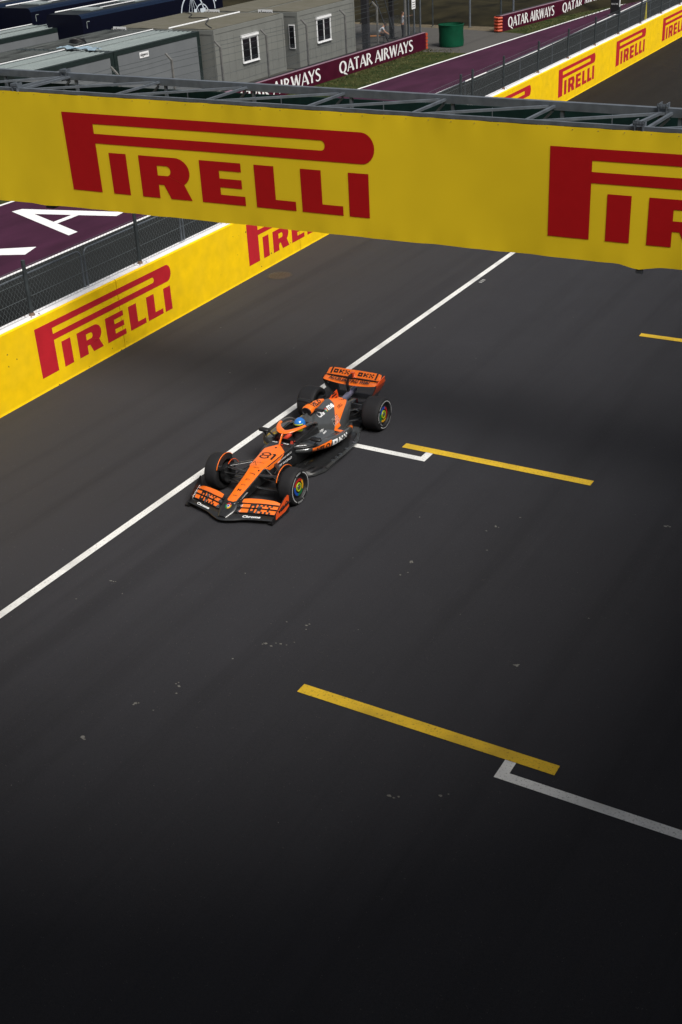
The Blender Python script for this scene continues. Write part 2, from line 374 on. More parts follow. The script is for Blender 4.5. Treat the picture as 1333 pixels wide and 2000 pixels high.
# ------------------------------------------------------------------ ground sheets
def sheet(name, pts, z, m, kind='structure', sub=0):
    q = MB().poly([(x, y, z) for x, y in pts]); o = q.build(name, m, fix=False); tag(o, kind=kind)
    if o.data.polygons[0].normal.z < 0: o.data.flip_normals()
    return o
WX = lambda s: -5.975-.03*s          # track face of the pit wall at distance s along it
sheet('ground', [(-500, -300), (500, -300), (500, 700), (-500, 700)], -.012, m_dry)
sheet('track', [(WX(-40)-.1, -40), (32, -40), (32, 21), (WX(21)-.1, 21)], 0, asphalt)
sheet('track', [(WX(21)-.1, 21), (32, 21), (32, 140), (WX(140)-.1, 140)], 0, asphalt_shaded)   # same track beyond the gantry, with shade painted into its colour
near = [(-13.3, -40), (-13.60, 8.94), (-13.76, 16.64), (-14.16, 40.19), (-14.40, 54), (-14.9, 64), (-15.55, 77), (-16.4, 92)]
far = [(-20.4, -40), (-20.2, 15.65), (-18.42, 47.3), (-18.05, 52.9), (-17.2, 66), (-16.35, 78), (-16.0, 92)]
def offs(line, d): return [(x+d, y) for x, y in line]
sheet('pit_apron', [(WX(-40)-.35, -40), (WX(95)-.35, 95)]+list(reversed(offs(near, 0))), -.004, asphalt_pit)
sheet('pit_lane', near+list(reversed(far)), 0.0, m_purple)
def strip(name, line, w, z, m):
    q = MB()
    for (a, b) in zip(line[:-1], line[1:]):
        q.poly([(a[0]-w/2, a[1], z), (a[0]+w/2, a[1], z), (b[0]+w/2, b[1], z), (b[0]-w/2, b[1], z)])
    return tag(q.build(name, m, fix=False), kind='structure')
strip('pit_lane_line', near, .14, .006, m_white_pit); strip('pit_lane_line', far, .16, .006, m_white_pit)
vg = [(-21.9, -40), (-21.6, 45), (-21.35, 53.9), (-20.7, 53.9), (-18.35, 53.9)]
sheet('grass_verge', [(-22.2, -40), (-21.9, 45), (-21.6, 52.6), (-18.05, 52.6), (-18.42, 47.3), (-20.2, 15.65), (-20.4, -40)], -.004, m_grass)
sheet('service_road', [(-40, 54), (-22, 52.6), (-18.05, 52.6), (-17.6, 60.5), (-23, 62.0), (-46, 66)], -.004, asphalt_old)
sheet('grass_verge', [(-20.2, 61.4), (-17.6, 60.5), (-16.35, 78), (-16.0, 92), (-16.6, 92), (-18.3, 78)], 0.0, m_grass)
sheet('gravel_yard', [(-60, 10), (-22.2, 10), (-21.9, 45), (-21.7, 53.0), (-40, 54.0), (-60, 54.0)], -.008, m_gravel)
# rising dry hillside beyond the service road
q = MB(); nx, ny = 60, 30; vs = []
for j in range(ny+1):
    for i in range(nx+1):
        x = -120+110*i/nx; t = j/ny
        yb = 63.2+max(0, (-20-x))*.10 + (0 if x < -20.5 else (x+20.5)*3.1)
        y = yb+t*90; h = 7*t**.8*(.8+.2*sin(x*.2+j)) + (random.random()-.5)*.25*(1 if 0 < j else 0)
        vs.append((x, y, -.02+max(h, 0)))
q.add(vs, [(j*(nx+1)+i, j*(nx+1)+i+1, (j+1)*(nx+1)+i+1, (j+1)*(nx+1)+i) for j in range(ny) for i in range(nx)])
tag(q.build('hillside', m_hill, smooth=60), kind='structure')

# painted markings
def ln(name, pts, m, z=.004): return sheet(name, pts, z, m)
ln('lane_line', [(-.16, -40), (0, -40), (0, 140), (-.16, 140)], m_white_line)
YA = -4.175
def ymark(x0, x1, y): ln('grid_marking', [(x0, y-.208), (x1, y-.208), (x1, y), (x0, y)], m_yellow_line, .008)
ymark(5.546, 9.614, YA); ymark(3.108, 7.205, YA+8); ymark(5.561, 9.6, YA+16); ymark(3.108, 7.205, YA-8); ymark(3.108, 7.205, YA+24)
def grid_box(x0, x1, y0, corner):      # white bracket: a front line with a short leg up to the yellow line
    ww = .16; q = MB()
    q.poly([(x0, y0, .004), (x1, y0, .004), (x1, y0+ww, .004), (x0, y0+ww, .004)])
    for c in (x0, x1):
        a, b = (c, c+ww) if c == x0 else (c-ww, c)
        q.poly([(a, y0+ww, .004), (b, y0+ww, .004), (b, y0+.389, .004), (a, y0+.389, .004)])
    tag(q.build('grid_marking', m_white_line, fix=False), kind='structure')
grid_box(8.906, 11.6, -4.772, 0); grid_box(1.13, 3.83, -4.772+8, 1); grid_box(8.906, 11.6, -4.772+16, 0); grid_box(1.13, 3.83, -4.772-8, 1)
# the small stencil next to the lane line (two little bars)
q = MB()
for k in range(3): q.box((.12, 14.0+k*.11, .001), (.22, 14.03+k*.11, .004))
tag(q.build('lane_marking', m_white_line), kind='structure')
# letters painted on the pit lane: they read along the lane, tops towards the verge
def pl(u, v): return (-14.85-v, u, .005)
q = MB()
xs = {'T': 17.2, 'A': 20.3, 'R': 23.8}
q.add([(-14.98, 12.03, .005), (-14.71, 11.21, .005), (-17.3, 10.05, .005), (-18.6, 9.85, .005)], [(0, 1, 2, 3)])
q.add([(-14.85, 13.48, .005), (-14.85, 13.93, .005), (-18.99, 15.58, .005), (-19.11, 15.17, .005)], [(0, 1, 2, 3)])
q.add([(-14.87, 16.02, .005), (-14.95, 16.56, .005), (-18.99, 15.58, .005), (-18.05, 15.20, .005)], [(0, 1, 2, 3)])
q.add([(-16.30, 14.50, .005), (-16.58, 14.62, .005), (-16.58, 15.60, .005), (-16.30, 15.67, .005)], [(0, 1, 2, 3)])
for ch in 'TAR':
    g, adv = GL[ch]
    for st in g:
        v, f = stroke(*st); x0 = xs[ch]
        q.add([pl(x0+a*4.4+(.9 if ch == 'Q' and c < 0 and a > .5 else 0)*0, c*4.0) for a, c in v], f)
q.v = [(min(x, -14.35), y, z) for x, y, z in q.v]
tag(q.build('pit_lane_lettering', m_white_pit, fix=False), kind='structure')

# pale debris specks on the tarmac
q = MB()
sp = [(5.38, -0.34, 5), (5.41, -0.82, 3), (5.49, -0.69, 2), (4.44, -3.55, 5), (4.66, -3.45, 4), (4.55, -3.57, 3), (3.86, -5.07, 4), (3.52, -5.7, 5), (3.87, -5.71, 2), (3.93, -5.23, 3), (3.33, -6.66, 6), (4.19, -4.12, 3), (6.21, 1.4, 4), (6.12, 1.19, 2), (6.48, 1.9, 3), (6.41, 0.57, 3), (4.76, -2.83, 4), (4.83, -3.32, 2), (8.44, -5.42, 4), (7.83, -5.73, 5), (8.95, 2.7, 6), (8.21, -2.34, 6), (8.74, -0.67, 2), (-2.52, 6.99, 3), (-2.63, 5.56, 3), (-2.05, 7.56, 2), (-0.9, 7.3, 2), (0.94, -3.17, 4), (-1.96, 9.81, 2), (-4.68, 8.07, 2), (-2.26, 11.23, 2), (0.6, 10.23, 2), (-1.48, 4.97, 2), (3.6, 12.28, 2), (5.57, -2.57, 1), (4.41, -2.89, 2), (1.39, -3.41, 2), (0.77, -3.89, 2), (2.46, 8.71, 2), (4.79, 1.13, 2), (4.39, -0.68, 1), (2.94, -1.94, 2), (6.85, -1.46, 1)]
for _ in range(45): sp.append((random.uniform(-5.5, 9), random.uniform(-8, 14), random.choice((.4, .6, .9))))
for x, y, s_ in sp:
    for k in range(3 if s_ > 3 else 1):
        r = .0055*s_*(1 if k == 0 else .5)+.003; cx, cy = x+(random.gauss(0, .05) if k else 0), y+(random.gauss(0, .04) if k else 0); a0 = random.random()*6
        n = 8; q.poly([(cx+r*random.uniform(.6, 1.5)*cos(a0+2*pi*i/n), cy+r*.8*random.uniform(.6, 1.3)*sin(a0+2*pi*i/n), .004+random.uniform(0, .002)) for i in range(n)])
tag(q.build('track_debris', mat('pale_debris', (.145, .14, .128), .9, var=.3, vscale=20), fix=False), 'pale grit and rubber crumbs scattered on the asphalt', 'debris', kind='stuff')

# ------------------------------------------------------------------ pit wall
WH = 1.818
def wp(s, off, z): return (WX(s)-off, s, z)          # off = distance behind the track face
pit_wall = thing('pit_wall', 'long yellow concrete pit wall with white cap and red wordmarks along the track', 'wall', wp(0, 0, 0))
inv = Matrix.Translation(-Vector(pit_wall.location))
def under(o, par):                                   # parent keeping world placement
    o.parent = par; o.matrix_parent_inverse = par.matrix_world.inverted() if par.matrix_world != Matrix() else Matrix.Translation(-Vector(par.location)); return o
def prof_wall(q, s0, s1, pts, mi=0):
    a = [wp(s0, o, z) for o, z in pts]; b = [wp(s1, o, z) for o, z in pts]; n = len(pts)
    q.add(a+b, [(i, (i+1) % n, n+(i+1) % n, n+i) for i in range(n)]+[tuple(range(n)), tuple(range(2*n-1, n-1, -1))], mi)
q = MB(); s = 14.88-9.0*6
while s < 100:
    prof_wall(q, s+.010, s+9.0-.010, [(-.012, 0), (0, .05), (0, WH-.035), (.03, WH), (.035, WH), (.035, 0)]); s += 9.0
under(q.build('painted_face', m_wall_y, fix=True), pit_wall)
q = MB(); prof_wall(q, -40, 102, [(.036, 0), (.036, WH-.004), (.34, WH-.004), (.34, 0)]); under(q.build('core', m_gravel), pit_wall)
q = MB(); s = 14.88-9.0*6
while s < 100:
    prof_wall(q, s+.006, s+9-.006, [(.036, WH-.003), (.036, WH+.012), (.36, WH+.012), (.36, WH-.05), (.345, WH-.05), (.345, WH-.003)]); s += 9
under(q.build('white_cap', m_wall_w), pit_wall)
for s0 in (-15.2, -6.25, 2.77, 11.93, 20.9, 29.75, 38.70, 47.50, 56.30, 65.2, 74.1):
    k = 5.37/10.49
    o = decal(None, 'wordmark', m_wall_r, WM, lambda u, v: wp(s0+u*k, -.0035, .35+(v-.55)*.541)); under(o, pit_wall)
# fence on top of the wall
pf = thing('pit_wall_fence', 'dark wire mesh fence with round posts on top of the yellow pit wall', 'fence', wp(2.97, .15, WH))
posts = [-21.4, -17.3, -13.3, -9.25, -5.2, -1.1, 2.97, 7.14, 11.2, 15.3, 19.4, 23.5, 27.85, 29.0, 32.32, 36.4, 40.37, 44.38, 48.25, 52.25, 56.35, 60.4, 64.5, 68.5, 72.6, 76.7, 80.8]
z0 = WH+.012
for s in posts:
    q = MB(); lean = random.uniform(-.02, .02)
    x, y, _ = wp(s, .17, 0)
    q.tube([(x, y, z0+.01), (x, y+lean*.3, z0+.6), (x+.01, y+lean, z0+1.33)], .048, 12)
    p = under(q.build('post', m_post, smooth=50), pf)
    q = MB(); q.box((x-.14, y-.17, z0), (x+.13, y+.17, z0+.018)); q.lathe([(.075, .018), (.062, .05), (.05, .09)], 12, (x, y, z0), 'z', 1)
    for a in (-1, 1):
        for b in (-1, 1): q.lathe([(0.0, .04), (.014, .04), (.014, .018)], 6, (x+a*.10-.005, y+b*.13, z0), 'z', 1)
    o = q.build('base_plate', [m_wall_w, m_rust], smooth=40); o.parent = p; o.matrix_parent_inverse = Matrix.Identity(4)
mids = [(a+b)/2 for a, b in zip(posts[:-1], posts[1:])]
def panel(s0, s1, zt=2.80):
    q = MB(); zb = z0+.05; r = .16; off = .235
    pts = [(s0, zb)]+[(s0, zb+(zt-r-zb)*k/3) for k in (1, 2, 3)]
    pts += [(s0+r-r*cos(t*pi/10), zt-r+r*sin(t*pi/10)) for t in range(1, 6)]
    pts += [(s1-r+r*sin(t*pi/10), zt-r+r*cos(t*pi/10)) for t in range(0, 6)]
    pts += [(s1, zb)]
    if s0 > 24:
        q.tube([wp(s0-.06, off, zt), wp(s1+.06, off, zt)], .024, 8); q.tube([wp(s1+.06, off, zb), wp(s1+.06, off, zt)], .014, 6)
    else: q.tube([wp(a, off, z) for a, z in pts], .024, 8)
    under(q.build('panel_frame', m_galv, smooth=50), pf)
for a, b in zip(mids[:-1], mids[1:]):
    if b-a > 2.6: panel(a+.06, b-.06)
def mesh_net(s0, s1, z_0, z_1, pitch, fp, w, name, m, par, slope=1.2):
    """woven wire: two sets of slanted wires, each a thin strip with real thickness"""
    q = MB(); H = z_1-z_0; run = H/slope
    n = int((s1-s0+run)/pitch)
    for sg in (1, -1):
        for i in range(n+1):
            a = s0-run+i*pitch; b = a+run; za, zb_ = z_0, z_1
            if a < s0: za = z_0+(s0-a)*slope; a2 = s0
            else: a2 = a
            if b > s1: zb_ = z_1-(b-s1)*slope; b2 = s1
            else: b2 = b
            if zb_-za < .02: continue
            A, B = (a2, b2) if sg > 0 else (s0+s1-a2, s0+s1-b2)
            p0 = Vector(fp(A, za)); p1 = Vector(fp(B, zb_)); d = (p1-p0).normalized(); nn = d.cross(Vector((1, 0, 0))).normalized()*w/2; t = Vector((w/2, 0, 0))*(1 if sg > 0 else 1)
            q.add([p0+nn, p0-nn+t, p0-t, p1+nn, p1-nn+t, p1-t], [(0, 1, 4, 3), (1, 2, 5, 4), (2, 0, 3, 5)])
    return under(q.build(name, m, fix=False), par)
for (a, b) in zip(posts[5:-1], posts[6:]):
    mesh_net(a, b, z0+.03, z0+1.16, .115 if a < 20 else .15, lambda s, z: wp(s, .205, z), .0055 if a < 20 else .006, 'wire_mesh', m_wire, pf, 1.5)
for z in (z0+.03, z0+.45, z0+.85, z0+1.16):
    q = MB(); q.tube([wp(s, .203, z+random.uniform(-.01, .01)) for s in posts[5:]], .004, 4); under(q.build('tension_wire', m_wire, fix=False), pf)

# ------------------------------------------------------------------ manhole
mh = thing('manhole_cover', 'round cast iron drain cover with slots set in the asphalt beside the pit wall', 'manhole cover', (-5.62, 12.42, 0))
q = MB(); q.lathe([(.31, .003), (.35, .009), (.38, .003)], 40, axis='z'); q.build('frame', mat('cast_iron', (.03, .028, .025), .7, var=.3, vscale=12), mh, smooth=40)
q = MB()
for rr in (.05, .11, .17, .23, .29):
    n = max(6, int(rr*60))
    for k in range(n):
        a0 = 2*pi*k/n; a1 = a0+2*pi/n*.62
        q.add([((rr+dr)*cos(a), (rr+dr)*sin(a), .010) for a in (a0, (a0+a1)/2, a1) for dr in (0, .032)], [(0, 1, 3, 2), (2, 3, 5, 4)])
q.build('raised_pattern', mat('worn_iron', (.11, .105, .095), .6, var=.3), mh, fix=False)
q = MB(); q.lathe([(0, .004), (.31, .004)], 40, axis='z'); q.build('lid', m_black, mh)

# ------------------------------------------------------------------ gantry over the track
gy = thing('overhead_gantry', 'steel truss gantry carrying a long yellow banner with red wordmarks across the track', 'gantry', (-11, 4, 0))
GK, GO = .715, Vector((3.936, -4.589, 3.1213))     # drawing units of the truss -> metres on site
def site(o):
    for v in o.data.vertices: v.co = v.co*GK+GO
    return o
_under = under
def under(o, par): return _under(site(o) if par is gy else o, par)
def gz(x): return 5.215-.0045*(x+11.92)      # top edge of banner
XB0, XB1 = -22.6, 16.8
def zbot(x): return 1.84+.009*(x+11.92)
q = MB(); n = 240; m_ = 14; vs = []
for i in range(n+1):
    x = XB0+(XB1-XB0)*i/n
    for j in range(m_+1):
        t = j/m_; e = (abs(t-.5)*2)**6
        zb = zbot(x)+.004*sin(x*5.1)+.005*sin(x*2.3+1)-(.10*max(0, 1-abs(x-5.6)/.5) if True else 0)-(.05*max(0, 1-abs(x+13.2)/.6))
        zt = gz(x)-.06+.004*sin(x*6.2)
        y = 10.99+.006*sin(x*2*pi/.62)*max(0, t-.93)/.07+.010*sin(x*3.1+t*3)*e+.012*sin(x*.9+t*2)+.006*sin(x*9)*e
        vs.append((x, y, zb+(zt-zb)*t))
q.add(vs, [(i*(m_+1)+j, (i+1)*(m_+1)+j, (i+1)*(m_+1)+j+1, i*(m_+1)+j+1) for i in range(n) for j in range(m_)])
# folded-over back so the banner is a real sheet with thickness
q.add([(x, y+.03, z) for x, y, z in vs], [(i*(m_+1)+j+1, (i+1)*(m_+1)+j+1, (i+1)*(m_+1)+j, i*(m_+1)+j) for i in range(n) for j in range(m_)])
ban = under(q.build('banner', m_ban_y, smooth=60, fix=False), gy)
def by(x, t):
    e = (abs(t-.5)*2)**6
    return 10.99+.010*sin(x*3.1+t*3)*e+.012*sin(x*.9+t*2)+.006*sin(x*9)*e
def sub_grid(vf, step):            # cut a flat polygon set into narrow columns so that it follows the cloth
    bm = bmesh.new(); vs, fs = vf
    bv = [bm.verts.new((x, y, 0)) for x, y in vs]
    for f in fs:
        try: bm.faces.new([bv[i] for i in f])
        except ValueError: pass
    x0 = min(v[0] for v in vs); x1 = max(v[0] for v in vs); x = x0+step
    while x < x1:
        bmesh.ops.bisect_plane(bm, geom=bm.verts[:]+bm.edges[:]+bm.faces[:], plane_co=(x, 0, 0), plane_no=(1, 0, 0)); x += step
    bm.verts.index_update(); o = ([(v.co.x, v.co.y) for v in bm.verts], [tuple(v.index for v in f.verts) for f in bm.faces]); bm.free(); return o
WMS = sub_grid(WM, .35)
for x0, kx in ((-11.92, 1), (3.32, .905)):
    def fm(u, v, x0=x0, kx=kx):
        x = x0+u*kx; zb, zt = 1.84+.009*(x+11.92), 5.215-.0045*(x+11.92)
        z = zb+v/3.36*(zt-zb); return (x, by(x, min(1, max(0, (z-zb)/(zt-.06-zb))))-.008, z)
    o = decal(None, 'wordmark', m_ban_r, WMS, fm); site(o); o.parent = ban; o.matrix_parent_inverse = Matrix.Identity(4)
q = MB()
for x in [XB0+.4+k*.62 for k in range(int((XB1-XB0)/.62))]: q.lathe([(0, -.004), (.012, -.004), (.012, .0)], 8, (x, 10.985, gz(x)-.11), 'y')
site(q.build('eyelets', m_rust, fix=False)).parent = ban
# truss
zf = lambda x: gz(x)-.02
YF, YR = 11.10, 13.25
def yr(x): return 13.30-.022*(x+13.5)
def bars(name, segs, w, h, m=m_galv):
    q = MB()
    for a, b in segs: q.bar(a, b, w, h)
    return under(q.build(name, m), gy)
bars('front_top_chord', [((XB0, YF+.03, zf(XB0)), (XB1, YF+.03, zf(XB1)))], .09, .09)
bars('rear_top_chord', [((XB0, yr(XB0), zf(XB0)+.03), (XB1, yr(XB1), zf(XB1)+.03))], .16, .20)
bars('front_bottom_chord', [((XB0, YF+.05, 2.2), (XB1, YF+.05, 2.2))], .09, .09)
bars('rear_bottom_chord', [((XB0, yr(XB0), 2.2), (XB1, yr(XB1), 2.2))], .12, .12)
nodes = [-19.6, -16.6, -13.52, -9.95, -6.75, -3.5, -.42, 2.6, 5.55, 8.8, 12]
for i, x in enumerate(nodes):
    a = (x, YF+.07, zf(x)+.005); b = (x+.05, yr(x)-.08, zf(x)+.02)
    bars('cross_bar', [(a, b)], .075, .06)
    bars('upright', [((x+.25, yr(x)-.02, 2.2), (x+.25, yr(x)-.02, zf(x)-.08))], .08, .08)
    if i+1 < len(nodes):
        x2 = nodes[i+1]
        bars('diagonal_brace', [((x+.25, YF+.07, zf(x)), (x2-.1, yr(x2)-.08, zf(x2)+.015))], .085, .06)
        bars('rear_face_brace', [((x+.25, yr(x)-.05, 2.3), (x2, yr(x2)-.05, zf(x2)-.1))], .06, .06)
        bars('lower_cross_bar', [((x, YF+.07, 2.25), (x2-.1, yr(x2)-.08, 2.25))], .07, .06)
for x in (-13.52, 5.55):
    bars('cross_bar', [((x-.42, YF+.07, zf(x)+.006), (x-.2, yr(x)-.08, zf(x)+.02))], .075, .06)
    for (yy, off) in ((yr(x), .03), (YF+.03, -.02)):
        q = MB(); zz = zf(x)+off
        for dx in (-.06, .06):
            q.box((x-.16+dx*.5-.012+dx, yy-.13, zz-.14), (x-.16+dx*.5+.012+dx, yy+.13, zz+.21))
        q.box((x-.30, yy-.125, zz+.10), (x-.02, yy-.10, zz+.20))
        for k in range(4): q.lathe([(0, -.02), (.018, -.02), (.018, 0)], 6, (x-.27+k*.07, yy-.125, zz+.155), 'y')
        under(q.build('joint_plate', m_galv), gy)
# thin hangers seen inside the truss
for x in (-12.4, -8.3, -5.1, -1.9, 1.2, 4.3): bars('hanger_wire', [((x, 12.4, 2.3), (x, 12.4, zf(x)))], .02, .02)
q = MB(); q.box((XB0, 13.46, 3.85), (XB1, 13.50, 4.95)); under(q.build('rear_tarp', m_green_tarp), gy)
for x in (-22.9, 16.5):
    for yy in (YF+.05, 13.3):
        q = MB(); q.bar((x, yy, -4.36), (x, yy, 5.3), .3, .3, upv=(0, 1, 0)); q.box((x-.35, yy-.35, -4.36), (x+.35, yy+.35, -4.3)); under(q.build('leg', m_galv), gy)
q = MB(); q.box((5.55, 11.0, 1.80), (5.72, 11.04, 1.96)); q.tube([(5.6, 11.02, 1.96), (5.6, 11.02, 2.2)], .012, 6); under(q.build('hanging_clip', m_metal), gy)
q = MB(); q.box((-13.35, 11.15, 1.66), (-13.05, 11.45, 1.95)); under(q.build('bracket', m_post), gy)

# ------------------------------------------------------------------ sponsor boards and their fences
def board(name, label, pts, h, txts, group, ends):
    """free-standing padded board; pts = two ground points, front faces +x"""
    (x0, y0), (x1, y1) = pts; L_ = hypot(x1-x0, y1-y0); d = Vector(((x1-x0)/L_, (y1-y0)/L_, 0)); nrm = Vector((d.y, -d.x, 0))   # towards +x
    t = thing(name, label, 'barrier', (x0, y0, 0), 0, group)
    def bp(u, o, z): v = d*u+nrm*o; return (v.x, v.y, z)
    q = MB(); n = 40
    q.add([bp(0, 0, 0), bp(L_, 0, 0), bp(L_, 0, h), bp(0, 0, h), bp(0, -.5, 0), bp(L_, -.5, 0), bp(L_, -.5, h), bp(0, -.5, h)], [(0, 1, 2, 3), (4, 7, 6, 5), (0, 3, 7, 4), (1, 5, 6, 2), (0, 4, 5, 1)])
    q.build('board', m_barrier, t)
    q = MB(); q.add([bp(0, .01, h), bp(L_, .01, h), bp(L_, -.16, h), bp(0, -.16, h), bp(0, .01, h+.02), bp(L_, .01, h+.02), bp(L_, -.16, h+.02), bp(0, -.16, h+.02)], [(0, 1, 5, 4), (1, 2, 6, 5), (2, 3, 7, 6), (3, 0, 4, 7), (4, 5, 6, 7)])
    q.build('top_edge', m_barrier_top, t)
    q = MB(); q.add([bp(0, -.16, h-.01), bp(L_, -.16, h-.01), bp(L_, -.5, h-.01), bp(0, -.5, h-.01), bp(0, -.16, h+.005), bp(L_, -.16, h+.005), bp(L_, -.5, h+.005), bp(0, -.5, h+.005)], [(4, 5, 6, 7), (0, 1, 5, 4), (2, 3, 7, 6)]); q.build('tyre_cover', m_dark, t)
    for u0, txt, hh, ln_ in txts:
        v, f, wd = roman(txt, hh, 1); v = [(a*ln_/wd, c) for a, c in v]; o = decal(t, 'lettering', m_text_w, (v, f), lambda a, c: bp(u0+a, .006, (h-hh)/2+c))
        o.data.validate()
    for u in ends:
        q = MB()
        for k in range(5):
            zc = .10+k*(h-.1)/4.6; q.tube([Vector(bp(u, -.5, zc)), Vector(bp(u+.22, -.36, zc)), Vector(bp(u+.26, -.1, zc)), Vector(bp(u+.05, .04, zc))] if u > 1 else [Vector(bp(u, -.5, zc)), Vector(bp(u-.22, -.36, zc)), Vector(bp(u-.26, -.1, zc)), Vector(bp(u-.02, .04, zc))], .085, 8)
        q.build('end_guard', m_orange_guard, t, smooth=60)
    return t
bx = lambda y: (-22.1+.0236*(y-22))     # x of near board line
board('sponsor_board', 'long maroon board with two white airline names in front of the cabin fence', [(-22.3, 18), (-21.40, 53.4)], .97,
      [(4.7, 'QATAR AIRWAYS', .63, 8.5), (15.03, 'QATAR AIRWAYS', .63, 8.5), (25.36, 'QATAR AIRWAYS', .63, 8.5)], 'maroon sponsor boards along the verge', [35.4])
board('sponsor_board', 'maroon board with orange end guard beyond the green bin and service road', [(-19.75, 61.1), (-15.9, 94)], .97,
      [(.85, 'QATAR AIRWAYS', .63, 6.4), (8.4, 'QATAR AIRWAYS', .63, 7.2), (17.2, 'QATAR AIRWAYS', .63, 7.2)], 'maroon sponsor boards along the verge', [0])
# fence in front of the cabins
cf = thing('security_fence', 'wire mesh fence with barbed strands on angled concrete posts in front of the grey cabins', 'fence', (-22.3, 33, 0))
FX = lambda y: -22.62+.012*(y-20)
cposts = [14.6, 18.4, 22.2, 26.0, 29.8, 33.6, 37.55, 41.35, 45.35, 48.95, 52.4]
for y in cposts:
    x = FX(y); q = MB(); q.bar((x, y, 0), (x, y, 2.95), .09, .09, upv=(0, 1, 0)); q.bar((x, y, 2.93), (x-.30, y-.02, 3.22), .075, .075, upv=(0, 1, 0)); under(q.build('post', m_hipost), cf)
for z, dx in ((1.25, 0), (1.7, 0), (2.2, 0), (2.55, 0), (2.85, 0), (3.02, -.1), (3.18, -.26)):
    q = MB(); pts = []
    for a, b in zip(cposts[:-1], cposts[1:]):
        for k in range(4): y = a+(b-a)*k/4; pts.append((FX(y)+dx, y, z-.03*sin(pi*k/4)))
    q.tube(pts, .008, 4); under(q.build('barbed_strand', m_post, fix=False), cf)
for a, b in zip(cposts[2:-1], cposts[3:]):
    mesh_net(a, b, .05, 2.15, .11, lambda s, z: (FX(s)+.05, s, z), .007, 'wire_mesh', m_galv, cf, 1.1)
# steel shelter and tall mesh at the end of the cabins
sh = thing('steel_shelter', 'open dark steel frame shelter with diagonal braces beside the last cabin', 'shelter', (-24.8, 51.6, 0))
for (x, y) in ((-24.9, 52.2), (-25.9, 57.4), (-29.5, 52.6), (-30.2, 58.2)):
    q = MB(); w = .42 if (x, y) == (-24.9, 52.2) else .28
    q.bar((x, y, 0), (x, y, 4.2), w, w*.7, upv=(0, 1, 0)); q.box((x-.3, y-.3, 0), (x+.3, y+.3, .04)); under(q.build('column', m_column), sh)
for a, b in (((-24.9, 52.2, 3.9), (-25.9, 57.4, 3.9)), ((-24.9, 52.2, 3.9), (-29.5, 52.6, 3.9)), ((-25.9, 57.4, 3.9), (-30.2, 58.2, 3.9)), ((-29.5, 52.6, 3.9), (-30.2, 58.2, 3.9))):
    q = MB(); q.bar(a, b, .15, .2); under(q.build('beam', m_column), sh)
for a, b in (((-24.6, 52.4, 3.7), (-25.0, 55.0, .9)), ((-24.8, 54.0, 3.7), (-25.4, 56.6, .7)), ((-26.2, 57.2, 3.6), (-28.5, 57.8, .8))):
    q = MB(); q.tube([a, b], .035, 8); under(q.build('brace', m_galv, smooth=50), sh)
q = MB(); q.box((-30.4, 51.8, 4.12), (-24.6, 58.6, 4.2)); under(q.build('roof', m_column), sh)
tf = thing('tall_mesh_fence', 'tall see-through mesh fence on round poles behind the standing man', 'fence', (-23.8, 53, 0))
tp = [(-22.7, 53.2), (-23.6, 55.4), (-24.35, 57.6), (-25.03, 59.8)]
for x, y in tp: q = MB(); q.tube([(x, y, 0), (x, y, 4.0)], .055, 10); under(q.build('post', m_galv, smooth=50), tf)
for (a, b) in zip(tp[:-1], tp[1:]):
    mesh_net(a[1], b[1], .05, 3.9, .14, lambda s, z: (a[0]+(b[0]-a[0])*(s-a[1])/(b[1]-a[1])+.03, s, z), .008, 'wire_mesh', m_post, tf, 1.1)
q = MB(); q.box((-22.64, 54.0, 2.2), (-22.61, 54.45, 2.75))
nb = under(q.build('notice', m_pvc), tf)
q = MB(); q.v = []
for k in range(3): q.box((-22.609, 54.06, 2.3+k*.13), (-22.607, 54.38, 2.34+k*.13))
o = q.build('print', m_blk); o.parent = nb
# poles of the debris fence on the hillside
for k, (x, y, lab) in enumerate([(-22.9, 63.0, 'bright round steel pole on the dry slope behind the bin'), (-20.9, 63.6, 'dark steel pole directly behind the orange end guard'), (-20.3, 64.3, 'grey steel pole just right of the orange end guard'), (-25.6, 62.8, 'slim dark pole above the green bin'), (-19.0, 72, 'steel pole behind the second maroon board')]):
    t = thing('fence_pole', lab, 'pole', (x, y, -.05), 0, 'tall fence poles on the dry slope'); r = .07 if k != 3 else .045
    q = MB(); q.tube([(0, 0, 0), (0, 0, 6.5)], r, 12); q.build('pole', m_galv if k in (0, 2, 4) else m_post, t, smooth=50)
    q = MB(); q.lathe([(0, .10), (.13, .10), (.15, 0)], 12, axis='z'); q.build('footing', m_gravel, t)
# green bin
gb = thing('waste_bin', 'large green cylindrical bin standing on the service road at the end of the maroon board', 'bin', (-20.45, 55.0, 0))
q = MB(); prof = [(.74, .02), (.77, .3), (.74, .7), (.76, 1.0), (.78, 1.22), (.79, 1.26), (.76, 1.26), (.73, .9), (.72, .1), (0, .1)]
q.lathe(prof, 36, axis='z'); q.v = [(x*(1+.02*sin(3*atan2(y, x)+z*3)), y*(1+.02*sin(5*atan2(y, x))), z) for x, y, z in q.v]; q.build('drum', m_greenbin, gb, smooth=40)
q = MB(); q.lathe([(.775, 1.23), (.80, 1.245), (.80, 1.275), (.775, 1.29)], 36, axis='z'); q.build('rim', m_greenbin, gb, smooth=40)
q = MB(); q.lathe([(0, .9), (.5, .97), (.73, .88)], 24, axis='z'); q.build('bin_bag', m_black, gb, smooth=40)
